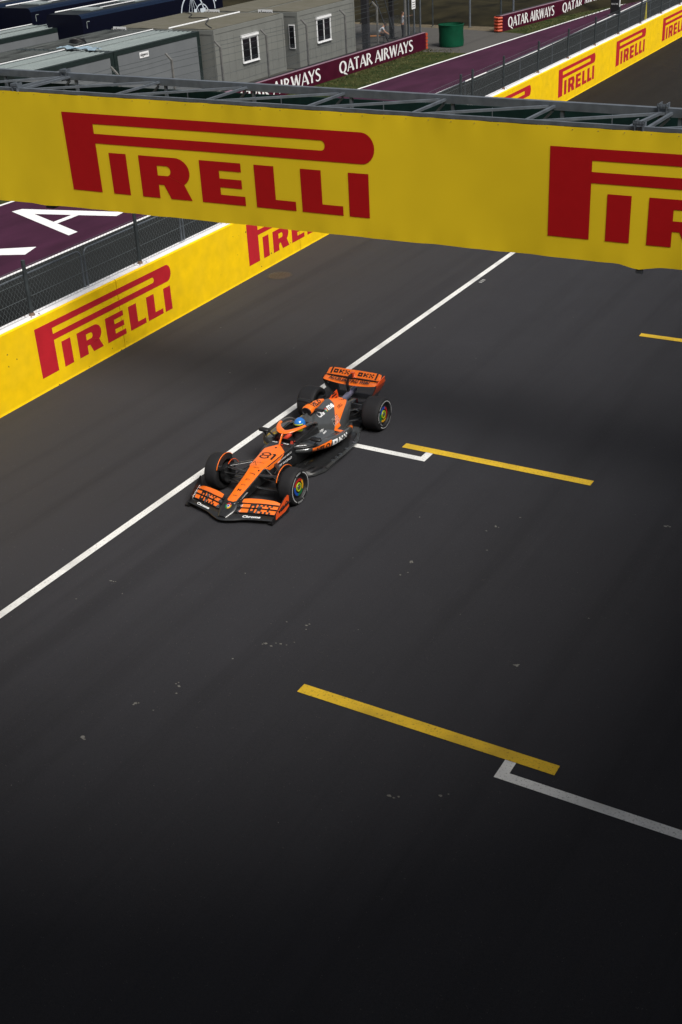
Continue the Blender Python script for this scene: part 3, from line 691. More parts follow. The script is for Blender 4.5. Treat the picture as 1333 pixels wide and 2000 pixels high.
# small black sign in the pit lane
sg = thing('pit_sign', 'small black upright sign with white name standing on the pit lane edge', 'sign', (-15.0, 69.55, 0))
q = MB(); q.box((-.32, -.05, .12), (.30, .05, 1.25)); q.build('panel', m_black, sg)
q = MB()
for a, b in (((-.34, -.06, 1.25), (.33, .06, 1.28)), ((.30, -.06, .1), (.33, .06, 1.25))): q.box(a, b)
q.build('edge', m_pvc, sg)
v, f, wd = roman('QATAR', .10, 1.0); decal(sg, 'lettering', m_text_w, (v, f), lambda a, c: (-.32+.62*(.1+.8*a/wd), -.053, .72+c))
q = MB(); q.box((-.38, -.25, 0), (-.30, .25, .12)); q.box((.24, -.25, 0), (.32, .25, .12)); q.build('foot', m_post, sg)
yc = thing('folded_marker', 'small yellow folded marker board behind the pit wall fence', 'marker', (-9.4, 58.5, 0))
q = MB(); q.poly([(-.12, 0, 0), (.12, 0, 0), (0, .02, 2.3)]); q.poly([(-.10, .05, 0), (.14, .05, 0), (.02, .03, 2.3)]); q.poly([(.12, 0, 0), (.14, .05, 0), (.02, .03, 2.3), (0, .02, 2.3)]); q.build('board', mat('marker_yellow', (.6, .5, .05), .5), yc)

# ------------------------------------------------------------------ cabins and containers
def cabin(name, label, x1, y0, y1, depth, h, windows, wallm, roofm, framem, group, corr=False, end_win=False, fr=.10, seams=(), lettering=()):
    t = thing(name, label, 'container' if corr else 'cabin', (x1, y0, 0), 0, group); L_ = y1-y0
    q = MB(); q.box((-depth+.02, .02, .08), (-.02, L_-.02, h-.12)); q.build('wall', wallm, t)
    if not corr:
        g = MB(); k = .6
        while k < L_: g.box((-.02, k-.006, .2), (-.012, k+.006, h-.3)); k += .6
        g.build('panel_seams', framem, t)
    # frame: corner posts, top and bottom rails
    q = MB(); f = fr
    for xx in (-depth, -f):
        for yy in (0, L_-f): q.box((xx, yy, 0), (xx+f, yy+f, h-.22))
    for xx in (-depth, -f): q.box((xx, 0, h-.22), (xx+f, L_, h)); q.box((xx+.004, f, .02), (xx+f-.004, L_-f, .18))
    for yy in (0, L_-f): q.box((-depth+f, yy, h-.22), (-f, yy+f, h)); q.box((-depth+f, yy+.004, .02), (-f, yy+f-.004, .18))
    q.build('frame', framem, t)
    q = MB()
    if corr:
        n = int((depth-.3)/.075); vs = []
        for i in range(n+1):
            xx = -depth+.15+(depth-.3)*i/n
            for yy in (.15, L_-.15): vs.append((xx, yy, h-.02+.035*(1 if i % 4 in (0, 1) else -1)))
        q.add(vs, [(2*i, 2*i+1, 2*i+3, 2*i+2) for i in range(n)])
        q.build('roof', roofm, t, fix=True)
    else:
        nx_, ny_ = 16, 16; vs = []
        for i in range(nx_+1):
            for j in range(ny_+1):
                vs.append((-depth+.1+(depth-.2)*i/nx_, .1+(L_-.2)*j/ny_, h+.012+.05*(1-abs(2*i/nx_-1))*.5+random.uniform(0, .012)))
        q.add(vs, [(i*(ny_+1)+j, (i+1)*(ny_+1)+j, (i+1)*(ny_+1)+j+1, i*(ny_+1)+j+1) for i in range(nx_) for j in range(ny_)]); q.build('roof', roofm, t)
    for xx in (seams if not corr else ((-depth*.52, -depth+.3) if roofm is m_roof_corr else ())):
        q = MB(); q.tube([(xx, .05, h+.05), (xx, L_-.05, h+.05)], .024 if corr else .04, 6); q.build('roof_seam', m_palegrey if corr and xx > -depth*.7 else m_pvc, t, smooth=60)
    for (yw, zb, w, hh) in windows:
        q = MB(); b = .07
        for a, c in (((-.0, yw-b, zb-b), (.05, yw+w+b, zb)), ((0, yw-b, zb+hh), (.05, yw+w+b, zb+hh+b)), ((0, yw-b, zb), (.05, yw, zb+hh)), ((0, yw+w, zb), (.05, yw+w+b, zb+hh)), ((0, yw+w/2-.03, zb), (.045, yw+w/2+.03, zb+hh))): q.box(a, c)
        q.box((.0, yw-b-.02, zb+hh+b), (.10, yw+w+b+.02, zb+hh+b+.14))
        wn = q.build('window', m_pvc, t)
        for k in (0, 1):
            q = MB(); q.box((.008, yw+k*(w/2)+.035, zb+.02), (.02, yw+k*(w/2)+w/2-.035, zb+hh-.02)); q.build('pane', m_glass, wn)
        q = MB(); q.box((0.05, yw-b, zb-b-.03), (.10, yw+w+b, zb-b)); q.build('sill', m_pvc, wn)
    if end_win:
        q = MB(); q.box((-.62, -.04, 1.1), (-.22, 0, 2.4)); wn = q.build('window', m_pvc, t); q = MB(); q.box((-.58, -.05, 1.16), (-.26, -.04, 2.34)); q.build('pane', m_glass, wn)
    for (face, a0, z_, w, txt) in lettering:
        vf = text2d(txt, bold=.03); hh = w*.30
        if face == 'x': bgp = [(.004, a0-.05, z_-.04), (.012, a0+w+.05, z_+hh+.05)]
        else: bgp = [(a0-.05, -.012, z_-.04), (a0+w+.05, -.004, z_+hh+.05)]
        q = MB(); q.box(*bgp); pnl = q.build('name_plate', m_pvc, t)
        decal(pnl, 'lettering', m_blk, vf, (lambda u, v: (.0145, a0+u*w, z_+v*hh)) if face == 'x' else (lambda u, v: (a0+u*w, -.0145, z_+v*hh)))
    return t
cabin('office_cabin', 'beige site cabin with one white window, left of the two behind the fence', -25.98, 37.95, 44.72, 2.95, 3.07, [(2.5, 1.13, 1.45, 1.15)], m_cabin, m_cabin_roof, m_cabin, 'beige site cabins', fr=.14, seams=(-2.95,))
cabin('office_cabin', 'flat roofed beige cabin row joined behind the first cabin', -28.97, 37.95, 44.72, 3.9, 3.05, [], m_cabin, m_cabin_roof, m_cabin, 'beige site cabins', fr=.14, lettering=[('y', -3.7, 2.86, .8, 'algeco')])
cabin('office_cabin', 'beige site cabin with one white window beside the steel shelter', -25.45, 45.35, 51.85, 3.1, 3.05, [(2.05, 1.2, 1.45, 1.15)], m_cabin, m_cabin_roof, m_cabin, 'beige site cabins', fr=.14, end_win=True, lettering=[('y', -2.6, 2.86, .9, 'algeco')])
cabin('office_cabin', 'beige cabin at the back behind the window cabin near the shelter', -28.6, 45.1, 51.6, 3.2, 3.05, [], m_cabin, m_cabin_roof, m_cabin, 'beige site cabins', fr=.14, lettering=[('y', -3.0, 2.86, .9, 'algeco')])
cabin('storage_container', 'grey container with black frame and ribbed steel roof next to the beige cabin', -26.72, 30.75, 37.70, 3.3, 3.05, [], m_cont, m_roof_corr, m_cframe, 'black framed storage containers', corr=True, fr=.24, lettering=[('x', 1.95, 2.5, .62, 'algeco')])
cabin('storage_container', 'grey container with black frame standing left of the name-plated one', -26.72, 24.0, 30.70, 3.3, 3.05, [], m_cont, m_roof_corr, m_cframe, 'black framed storage containers', corr=True, fr=.24)
cabin('storage_container', 'tarred-roof container behind the name-plated container', -30.06, 30.75, 37.70, 3.0, 3.02, [], m_cont, m_roof_dark, m_cframe, 'black framed storage containers', corr=True, fr=.20)
cabin('storage_container', 'container with dark tarred roof behind the leftmost front container', -30.06, 24.0, 30.70, 3.0, 3.02, [], m_cont, m_roof_dark, m_cframe, 'black framed storage containers', corr=True, fr=.20)
cabin('storage_container', 'container with pale ribbed roof and black frame in the far left corner', -36.6, 31.0, 38.6, 3.0, 3.05, [], m_cont, m_roof_corr, m_cframe, 'black framed storage containers', corr=True, fr=.30)
cabin('storage_container', 'pale ribbed roof container at the very left edge behind the others', -39.7, 30.0, 36.6, 3.0, 3.05, [], m_cont, m_roof_corr, m_cframe, 'black framed storage containers', corr=True, fr=.30)
# clutter on the container roofs
t = thing('roof_cover', 'crumpled pale blue plastic sheet lying on the black framed container roof', 'plastic sheet', (-28.6, 30.8, 3.1)); q = MB(); vs = []
for i in range(13):
    for j in range(7): vs.append((-1.6+2.6*i/12, -.25+.55*j/6+.2*sin(i), .02+random.uniform(0, .10)))
q.add(vs, [(i*7+j, (i+1)*7+j, (i+1)*7+j+1, i*7+j+1) for i in range(12) for j in range(6)]); q.build('sheet', mat('pale_plastic', (.22, .30, .36), .5, var=.3), t, smooth=30)
t = thing('hose_coil', 'black hose coiled on the container roof beside the plastic sheet', 'hose', (-30.6, 32.6, 3.08)); q = MB()
q.tube([(.5*cos(a*.4)*(1-.006*a), .35*sin(a*.4), .03+.004*a) for a in range(50)], .03, 6); q.build('hose', m_black, t, smooth=60)

t = thing('power_cable', 'black cable trailing across the flat beige cabin roofs', 'cable', (-29, 41, 3.1)); q = MB()
q.tube(dens2([(2.6, -2.6, .02), (1.2, -1.2, .05), (.2, .4, .10), (-1.6, 1.1, .02), (-2.4, 2.4, .03), (-3.6, 3.2, .03)], 6), .025, 6); q.build('cable', m_black, t, smooth=60)
q = MB()
for k in range(5200):       # rough weeds at the foot of the cabin fence and along the edges of the verge
    r_ = random.random()
    if r_ < .45: y = random.uniform(28, 53); x = FX(y)+random.gauss(-.3, .45)
    elif r_ < .8: y = random.uniform(38, 53.5); x = -21.3+random.random()**2*2.4
    else: y = random.uniform(61, 80); x = -19.3+(y-61)*.117+random.random()*1.6
    if r_ < .45 and x > -22.3: x = -22.35-random.random()*.5
    h_ = random.uniform(.05, .28 if r_ < .45 else .11); a = random.random()*6.28; w_ = random.uniform(.012, .03); lx, ly = random.gauss(0, .05), random.gauss(0, .05)
    q.add([(x-w_*cos(a), y-w_*sin(a), 0), (x+w_*cos(a), y+w_*sin(a), 0), (x+lx, y+ly, h_)], [(0, 1, 2)])
tag(q.build('weeds', mat('weed_leaves', (.05, .065, .02), .9, var=.5, vscale=2, col2=(.12, .11, .05), spec=.1), fix=False), 'rough grass and weeds along the cabin fence and the verge', 'weeds', kind='stuff')

# ------------------------------------------------------------------ hauler trailers
def trailer(label, x1, y0, L_, h, w, emblem):
    t = thing('hauler_trailer', label, 'truck trailer', (x1, y0, 0), 0, 'navy hauler trailers behind the cabins')
    q = MB(); r = .22; pr = [(0, .9), (0, h-r), (-r*.3, h-r*.3), (-r, h), (-w+r, h), (-w+r*.3, h-r*.3), (-w, h-r), (-w, .9)]
    q.loft([[(x, y, z) for x, z in pr] for y in (0, L_)], mfn=lambda c, i, j: 1 if j in (1, 2) else (2 if j == 3 else 0)); q.m[-2:] = [0, 0]
    q.build('body', [m_navy, m_navy_edge, m_truck_roof], t)
    for k in range(3):
        q = MB()
        q.lathe([(0, -.16), (.3, -.16), (.5, -.12), (.5, .12), (0, .12)], 24, (-.3, L_*.62+k*1.3, .5), 'x'); q.build('wheel', m_tyre, t, smooth=40)
    q = MB(); q.box((-w+.3, .2, .75), (-.3, L_-.2, .9)); q.build('chassis', m_black, t)
    for yy, ww in ((L_*.12, 1.1), (L_*.42, 1.3), (L_*.74, 1.0)):
        q = MB(); q.box((-w+.5, yy, h+.004), (-.7, yy+ww, h+.07)); q.build('roof_hatch', m_palegrey, t)
    q = MB(); q.tube([(-w+.35, .4, h+.06), (-w+.35, L_*.45, h+.06)], .035, 6); q.tube([(-.9, L_*.2, h+.06), (-.9, L_-.5, h+.06)], .03, 6); q.build('roof_rail', m_pvc, t, smooth=60)
    q = MB(); q.box((.003, .35, h-.75), (.012, .39, h-.38)); q.box((.003, .35, h-.42), (.012, .62, h-.38)); q.build('corner_mark', m_palegrey, t)
    if emblem:
        e = MB(); cy, cz = emblem
        def ea(c0, c1, rx, ry, a0, a1, w_, n=36):
            v, f = stroke(arc(c0, c1, rx, ry, a0, a1, n), w_); e.add([(.010, a, b) for a, b in v], f)
        ea(cy, cz, 1.15, 1.15, -20, 200, .10); ea(cy+.95, cz-.25, .72, .72, 0, 180, .07)
        ea(cy+1.15, cz+.05, 1.22, 1.25, 0, 100, .09)
        for a in (60, 78, 92, 108):
            v, f = stroke([(cy, cz+1.1), (cy+1.6*cos(radians(a))*1.1, cz-.3)], .035); e.add([(.011, a_, b) for a_, b in v], f)
        for a, b, c, d in ((cy-.95, cz-.25, cy-.15, cz+.15), (cy+.15, cz-.2, cy+.45, cz+.25), (cy+.8, cz-.15, cy+1.35, cz+.22)):
            e.poly([(.012, a, b), (.012, c, b), (.012, c, d), (.012, a, d)])
        for k in range(7):
            a = radians(20+k*12); e.box((.010, cy+1.15+1.42*cos(a)-.07, cz+.05+1.4*sin(a)-.07), (.013, cy+1.15+1.42*cos(a)+.07, cz+.05+1.4*sin(a)+.07))
        e.build('emblem', m_emblem, t, fix=False)
trailer('dark navy hauler trailer with pale round emblem on its side behind the beige cabins', -34.7, 37.7, 13.4, 3.75, 2.6, (10.15, 2.55))
trailer('dark navy trailer with grey roof hatches in the top left corner', -39.6, 38.9, 12.6, 3.9, 2.6, None)
trailer('second navy trailer farther back with thin roof rails', -43.5, 37.2, 13.4, 3.9, 2.6, None)
trailer('farthest navy trailer along the left edge of the yard', -47.5, 36.0, 13.4, 3.9, 2.6, None)

# ------------------------------------------------------------------ unseen roofed stand, added and shaped to shade the near side of the track
gs = MB()
roof = [(16.5, 60), (16.3, -4.0), (16.0, -7.6), (14.3, -10.0), (10.6, -11.3), (2, -11.7), (-9, -11.9), (-12, -60), (40, -60), (40, 60)]
n = len(roof); gs.add([(x, y, z) for z in (11.8, 12.3) for x, y in roof], [tuple(range(n-1, -1, -1)), tuple(range(n, 2*n))]+[(i, (i+1) % n, n+(i+1) % n, n+i) for i in range(n)])   # added roof, its edge drawn to place the shade
gs.box((39.5, -60, 0), (40, 60, 11.8)); gs.box((-12.5, -60, 0), (-12, -58, 11.8))
for k in range(14): gs.box((17.5+k*1.15, -45, 0), (17.5+(k+1)*1.15-.003, 60, 1.2+k*.7))
tag(gs.build('unseen_shade_stand', m_column), kind='structure')

# ------------------------------------------------------------------ the racing car (local frame: origin on the ground under the front axle, y rearwards, x = car's left)
CAR = (1.4905, .6088, 0); CRZ = radians(1.7357)
car = thing('racing_car', 'black and orange open wheel racing car number 81 driving beside the white lane line', 'racing car', CAR, CRZ)
def crom(a, b, c, d, t):
    return tuple(.5*((2*b[i])+(-a[i]+c[i])*t+(2*a[i]-5*b[i]+4*c[i]-d[i])*t*t+(-a[i]+3*b[i]-3*c[i]+d[i])*t**3) for i in range(len(b)))
def dens(pts, n, closed=False):
    out = []; k = len(pts)
    for i in range(k if closed else k-1):
        if closed: a, b, c, d = pts[i-1], pts[i], pts[(i+1) % k], pts[(i+2) % k]
        else: a, b, c, d = pts[max(i-1, 0)], pts[i], pts[i+1], pts[min(i+2, k-1)]
        for j in range(n): out.append(crom(a, b, c, d, j/n))
    if not closed: out.append(pts[-1])
    return out
def body_rings(keys, ny=6, nr=3, mirror=True, closed=True):
    """keys: (y, [(x, z)...]) half profiles from bottom centre to top centre"""
    rows = []
    for y, h in keys: rows.append([(x, y, z) for x, z in h])
    cols = [dens([r[i] for r in rows], ny) for i in range(len(rows[0]))]
    out = []
    for k in range(len(cols[0])):
        h = dens([c[k] for c in cols], nr)
        out.append(h+[(-x, y, z) for x, y, z in reversed(h[1:-1])] if mirror else h)
    return out
SURF = {}
def shell(name, keys, mats, mfn=None, ny=6, nr=3, mirror=True, cap=True, closed=True, flip=False, smooth=45):
    R_ = body_rings(keys, ny, nr, mirror)
    if flip: R_ = [[(-x, y, z) for x, y, z in r] for r in R_]
    q = MB(); q.loft(R_, closed=closed, cap=cap, mfn=mfn)
    SURF.setdefault('all', []).append((list(q.v), list(q.f)))
    return q.build(name, mats, car, smooth=smooth)
def ray(bv, p, d, off=.005):
    h = bv.ray_cast(Vector(p), Vector(d))
    return None if h[0] is None else h[0]-Vector(d)*off
# --- nose and tub
nose = shell('nose', [
  (-.945, [(0, .20), (.05, .20), (.075, .215), (.078, .25), (.06, .272), (0, .278)]),
  (-.90, [(0, .18), (.085, .185), (.112, .21), (.115, .265), (.095, .292), (0, .30)]),
  (-.60, [(0, .19), (.10, .195), (.130, .24), (.134, .345), (.112, .372), (0, .382)]),
  (-.20, [(0, .22), (.115, .225), (.148, .28), (.152, .44), (.128, .476), (0, .488)]),
  (.05, [(0, .25), (.13, .255), (.165, .31), (.170, .51), (.145, .553), (0, .566)]),
  (.12, [(0, .25), (.14, .255), (.185, .31), (.195, .52), (.170, .568), (0, .582)]),
  (.45, [(0, .22), (.16, .225), (.210, .30), (.222, .54), (.195, .600), (0, .617)]),
  (.72, [(0, .18), (.19, .185), (.240, .28), (.252, .56), (.222, .625), (0, .643)]),
  (.95, [(0, .16), (.22, .165), (.270, .28), (.280, .58), (.250, .645), (0, .665)])],
  [m_carbon, m_orange, m_dark], ny=16, nr=4,
  mfn=lambda c, i, j: 0)
tub = shell('cockpit_tub', [
  (.95, [(0, .16), (.22, .165), (.270, .28), (.280, .58), (.262, .64), (.235, .652), (.20, .655), (0, .66)]),
  (1.06, [(0, .15), (.24, .155), (.285, .28), (.295, .58), (.278, .648), (.245, .660), (.215, .655), (0, .655)]),
  (1.12, [(0, .15), (.24, .155), (.290, .28), (.300, .58), (.284, .652), (.250, .665), (.215, .50), (0, .42)]),
  (1.50, [(0, .15), (.26, .155), (.320, .28), (.330, .58), (.312, .665), (.272, .680), (.235, .50), (0, .38)]),
  (1.82, [(0, .15), (.28, .155), (.340, .28), (.345, .58), (.322, .680), (.272, .70), (.23, .52), (0, .40)]),
  (1.90, [(0, .15), (.28, .155), (.345, .28), (.350, .60), (.322, .69), (.25, .72), (.18, .73), (0, .74)])],
  [m_carbon, m_dark], ny=6, nr=2, mfn=lambda c, i, j: 1 if abs(c.x) < .24 and .3 < c.z < .64 and c.y > 1.10 else 0)
q = MB()
for sgx in (-1, 1): q.tube([(sgx*.262, 1.12, .668), (sgx*.285, 1.5, .690), (sgx*.28, 1.8, .71), (sgx*.16, 1.93, .73)], .028, 8)
q.build('headrest', m_dark, car, smooth=60)
# --- engine cover
cover = shell('engine_cover', [
  (1.86, [(0, .2), (.34, .2), (.37, .42), (.31, .62), (.17, .76), (0, .80)]),
  (2.05, [(0, .2), (.38, .2), (.41, .42), (.30, .62), (.135, .80), (0, .88)]),
  (2.30, [(0, .2), (.42, .2), (.46, .40), (.33, .60), (.12, .82), (0, .93)]),
  (2.60, [(0, .2), (.42, .2), (.46, .38), (.33, .57), (.11, .80), (0, .915)]),
  (2.90, [(0, .2), (.38, .2), (.42, .36), (.31, .55), (.11, .75), (0, .85)]),
  (3.15, [(0, .25), (.31, .25), (.36, .38), (.29, .54), (.13, .69), (0, .76)]),
  (3.45, [(0, .32), (.20, .32), (.27, .42), (.25, .56), (.15, .64), (0, .665)])],
  [m_grey, m_orange, m_dark], ny=14, nr=5)
q = MB(); q.loft([[(rx*cos(a), y, zc+rz_*sin(a)) for a in [2*pi*k/20 for k in range(20)]] for y, rx, rz_, zc in ((2.05, .118, .085, .915), (2.09, .128, .098, .922), (2.17, .122, .098, .928), (2.36, .095, .085, .925), (2.60, .060, .060, .910), (2.74, .03, .03, .890))], mfn=lambda c, i, j: 0)
SURF['all'].append((list(q.v), list(q.f))); q.build('airbox', m_orange, car, smooth=60)
q = MB(); q.lathe([(0, .0), (.085, 0), (.10, -.012), (.115, 0)], 24, (0, 2.045, .915), 'y'); q.v = [(x, y, .915+(z-.915)*.72) for x, y, z in q.v]; q.build('air_intake', m_dark, car, smooth=40)
q = MB(); q.box((-.012, 2.06, .84), (.012, 2.09, .98)); q.bar((-.12, 1.97, .70), (-.06, 2.07, .85), .03, .06); q.bar((.12, 1.97, .70), (.06, 2.07, .85), .03, .06); q.box((-.10, 2.03, .72), (.10, 2.30, .86)); q.build('roll_hoop_strut', m_dark, car)
# on-board camera bar
q = MB(); q.loft([[(x, 2.26+.065*cos(a), z+.032*sin(a)) for a in [2*pi*k/12 for k in range(12)]] for x, z in ((-.30, 1.045), (-.27, 1.05), (-.08, 1.05), (.0, 1.03))]); q.build('onboard_camera', m_dark, car, smooth=60)
q = MB(); q.loft([[(x, 2.22+.06*cos(a), z+.026*sin(a)) for a in [2*pi*k/12 for k in range(12)]] for x, z in ((.08, .90), (.14, .905), (.27, .905), (.29, .905))]); q.build('onboard_camera', m_dark, car, smooth=60)
# shark fin
def plate(name, pts, th_, m, axis='x', at=0.0, parent=None):
    q = MB(); f = (lambda a, b, s: (at+s, a, b)) if axis == 'x' else (lambda a, b, s: (a, at+s, b))
    n = len(pts); q.add([f(a, b, -th_/2) for a, b in pts]+[f(a, b, th_/2) for a, b in pts], [tuple(range(n)), tuple(range(2*n-1, n-1, -1))]+[(i, (i+1) % n, n+(i+1) % n, n+i) for i in range(n)])
    return q.build(name, m, parent or car)
fin = plate('shark_fin', [(2.98, .80), (3.14, .85), (3.34, .885), (3.38, .78), (3.40, .62), (3.2, .66)], .012, m_orange_r)
# exhaust and tail
q = MB(); q.tube([(0, 3.50, .52), (0, 3.78, .56), (0, 4.12, .60)], [.075, .068, .065], 20, cap=False); q.tube([(0, 4.12, .60), (0, 3.78, .56)], [.055, .055], 20, cap=False); q.build('exhaust', m_exh, car, smooth=60)
q = MB(); q.lathe([(.055, 0), (.067, .0), (.069, .012), (.055, .012)], 20, (0, 4.11, .60), 'y'); q.build('exhaust_tip', m_metal, car, smooth=50)
shell('gearbox', [(3.40, [(0, .16), (.14, .16), (.17, .24), (.15, .36), (.10, .42), (0, .44)]), (3.75, [(0, .2), (.09, .2), (.11, .27), (.10, .36), (.07, .40), (0, .41)]), (4.10, [(0, .26), (.04, .26), (.05, .29), (.05, .33), (.04, .36), (0, .36)])], m_carbon, nr=2)
q = MB(); q.box((-.045, 4.10, .24), (.045, 4.16, .36)); q.build('rain_light', m_red, car)
# --- sidepods
pod_keys = [
  (1.02, [(.262, .50), (.275, .49), (.30, .49), (.33, .505), (.335, .535), (.32, .555), (.29, .56), (.262, .56)]),
  (1.14, [(.27, .46), (.33, .45), (.44, .46), (.50, .495), (.505, .535), (.46, .570), (.38, .585), (.27, .59)]),
  (1.26, [(.28, .44), (.34, .43), (.48, .435), (.55, .470), (.575, .525), (.54, .575), (.43, .60), (.29, .61)]),
  (1.45, [(.30, .30), (.38, .33), (.52, .385), (.60, .425), (.635, .510), (.60, .562), (.47, .59), (.31, .60)]),
  (1.75, [(.32, .20), (.42, .24), (.57, .315), (.68, .375), (.70, .480), (.65, .535), (.52, .53), (.33, .58)]),
  (2.10, [(.34, .15), (.46, .19), (.61, .270), (.72, .34), (.735, .445), (.67, .490), (.52, .455), (.35, .53)]),
  (2.45, [(.34, .12), (.46, .16), (.59, .230), (.685, .29), (.70, .390), (.64, .430), (.50, .38), (.35, .46)]),
  (2.80, [(.30, .10), (.42, .13), (.53, .180), (.60, .23), (.62, .320), (.56, .350), (.44, .31), (.31, .38)]),
  (3.10, [(.24, .09), (.34, .11), (.42, .140), (.47, .17), (.485, .235), (.44, .255), (.36, .24), (.26, .29)]),
  (3.35, [(.18, .09), (.24, .10), (.30, .12), (.33, .14), (.335, .17), (.31, .185), (.26, .18), (.19, .20)])]
def pod(flip):
    rows = [[(x, y, z) for x, z in h] for y, h in pod_keys]
    cols = [dens([r[i] for r in rows], 12) for i in range(8)]
    R_ = [dens([c[k] for c in cols], 4, True) for k in range(len(cols[0]))]
    sg = -1 if flip else 1
    q = MB(); q.loft([[(sg*x, y, z) for x, y, z in r] for r in R_], mfn=lambda c, i, j: 1 if (2.83 < c.y+.25*(c.z-.3) < 3.0 and abs(c.x) > .50) else 0)
    SURF['all'].append((list(q.v), list(q.f)))
    p = q.build('sidepod', [m_grey, m_orange], car, smooth=60)
    g = MB(); g.add([(sg*x, y-.004, z) for x, y, z in [(.30, 1.115, .475), (.44, 1.135, .475), (.46, 1.135, .55), (.30, 1.115, .568)]], [(0, 1, 2, 3)]); g.build('air_inlet', m_dark, p)
    return p
podL, podR = pod(False), pod(True)
# splitter bar under the inlet and the lens shaped lip above it
for sg in (1, -1):
    q = MB(); q.loft([[(sg*x, y+c_*.5*cos(a), z+.022*sin(a)) for a in [2*pi*k/12 for k in range(12)]] for x, y, z, c_ in ((.27, 1.02, .60, .06), (.36, 1.06, .605, .10), (.50, 1.17, .60, .11), (.62, 1.33, .585, .06))]); q.build('inlet_lip', m_dark, car, smooth=60)
# --- mirrors
for sg in (1, -1):
    q = MB(); q.loft([[(sg*x, 1.34+sy*cos(a), .70+sz*sin(a)) for a in [2*pi*k/16 for k in range(16)]] for x, sy, sz in ((.49, .035, .02), (.51, .055, .036), (.60, .06, .040), (.70, .055, .036), (.73, .03, .02))])
    mr = q.build('mirror', m_dark, car, smooth=60)
    q = MB(); q.box((min(sg*.52, sg*.70), 1.398, .672), (max(sg*.52, sg*.70), 1.404, .728)); q.build('mirror_glass', m_metal, mr)
    q = MB(); q.bar((sg*.50, 1.34, .69), (sg*.29, 1.26, .64), .015, .04, upv=(0, 1, 0)); q.bar((sg*.62, 1.36, .66), (sg*.56, 1.34, .58), .03, .012); q.build('stalk', m_dark, mr)
# --- floor
fp = [(0, .78), (.20, .78), (.34, .80), (.52, .90), (.70, 1.08), (.80, 1.32), (.815, 1.6), (.80, 1.9), (.815, 2.2), (.80, 2.55), (.74, 2.85), (.66, 3.10), (.58, 3.20), (.56, 3.5), (.52, 3.9), (0, 3.95)]
def fz(x, y): return .055+.02*max(0, 1.3-y)+.012*(abs(x)/.8)
q = MB(); top = [(x, y) for x, y in fp]+[(-x, y) for x, y in reversed(fp[1:-1])]; n = len(top)
q.add([(x, y, fz(x, y)) for x, y in top]+[(x, y, .035) for x, y in top], [tuple(range(n-1, -1, -1)), tuple(range(n, 2*n))]+[(i, (i+1) % n, n+(i+1) % n, n+i) for i in range(n)]); q.build('floor', m_grey, car)
for sg in (1, -1):
    # raised floor shoulder that sweeps from the inlet fences to the rear tyre
    rows = [[(x, y, z) for x, z in h] for y, h in [
      (.85, [(.28, .07), (.34, .20), (.42, .22), (.50, .075)]), (1.1, [(.30, .07), (.42, .18), (.60, .14), (.70, .075)]), (1.5, [(.34, .10), (.50, .15), (.68, .105), (.79, .085)]),
      (2.0, [(.36, .12), (.55, .14), (.70, .10), (.78, .085)]), (2.6, [(.34, .12), (.52, .13), (.68, .10), (.76, .085)]), (3.05, [(.25, .12), (.40, .13), (.52, .11), (.62, .09)])]]
    cols = [dens([r[i] for r in rows], 6) for i in range(4)]; R_ = [[(sg*x, y, z) for x, y, z in dens([c[k] for c in cols], 4)] for k in range(len(cols[0]))]
    q = MB(); q.loft(R_, closed=False); q.build('floor_shoulder', m_carbon, car, smooth=60)
    for k, (x0, y0, x1, y1, h) in enumerate([(.30, .80, .40, 1.25, .26), (.40, .82, .52, 1.25, .22), (.50, .90, .63, 1.30, .18), (.62, 1.02, .74, 1.40, .15)]):
        q = MB(); a = [(sg*(x0+(x1-x0)*t**.6), y0+(y1-y0)*t) for t in [i/8 for i in range(9)]]
        for (p0, p1), (i0, i1) in zip(zip(a[:-1], a[1:]), zip(range(8), range(1, 9))):
            hh = lambda i: .07+(h-.07)*sin(pi*min(1, (i+1)/9))**.5
            q.add([(p0[0]-.004, p0[1], .05), (p1[0]-.004, p1[1], .05), (p1[0]-.004, p1[1], hh(i1)), (p0[0]-.004, p0[1], hh(i0)), (p0[0]+.004, p0[1], .05), (p1[0]+.004, p1[1], .05), (p1[0]+.004, p1[1], hh(i1)), (p0[0]+.004, p0[1], hh(i0))], [(0, 1, 2, 3), (7, 6, 5, 4), (3, 2, 6, 7)])
        q.build('floor_fence', m_carbon, car)
    q = MB(); fe = dens([(sg*.79, 1.38, .09), (sg*.83, 1.65, .13), (sg*.835, 2.0, .12), (sg*.83, 2.4, .13), (sg*.78, 2.8, .10)], 6)
    for a, b in zip(fe[:-1], fe[1:]): q.bar(a, b, .075, .008)
    fw_ = q.build('edge_wing', m_grey, car)
    for y in (1.62, 1.78, 1.93, 2.20, 2.52):
        q = MB(); q.box((sg*.80-.03, y, .10), (sg*.80+.025, y+.05, .145)); q.build('bracket', m_metal, fw_)
    q = MB(); q.tube([(sg*.77, 2.62, .14), (sg*.70, 2.95, .16)], .008, 6); q.build('stay', m_metal, fw_)
    # diffuser side wall
    plate('diffuser_wall', [(3.35, .05), (4.15, .06), (4.15, .30), (3.8, .22), (3.35, .09)], .008, m_dark, at=sg*.50)
q = MB(); q.add([(x, y, z) for x in (-.5, .5) for y, z in ((3.4, .07), (3.8, .17), (4.15, .27))], [(0, 1, 4, 3), (1, 2, 5, 4)]); q.add([(x, y, z+.01) for x in (-.5, .5) for y, z in ((3.4, .07), (3.8, .17), (4.15, .27))], [(3, 4, 1, 0), (4, 5, 2, 1)]); q.build('diffuser', m_dark, car)
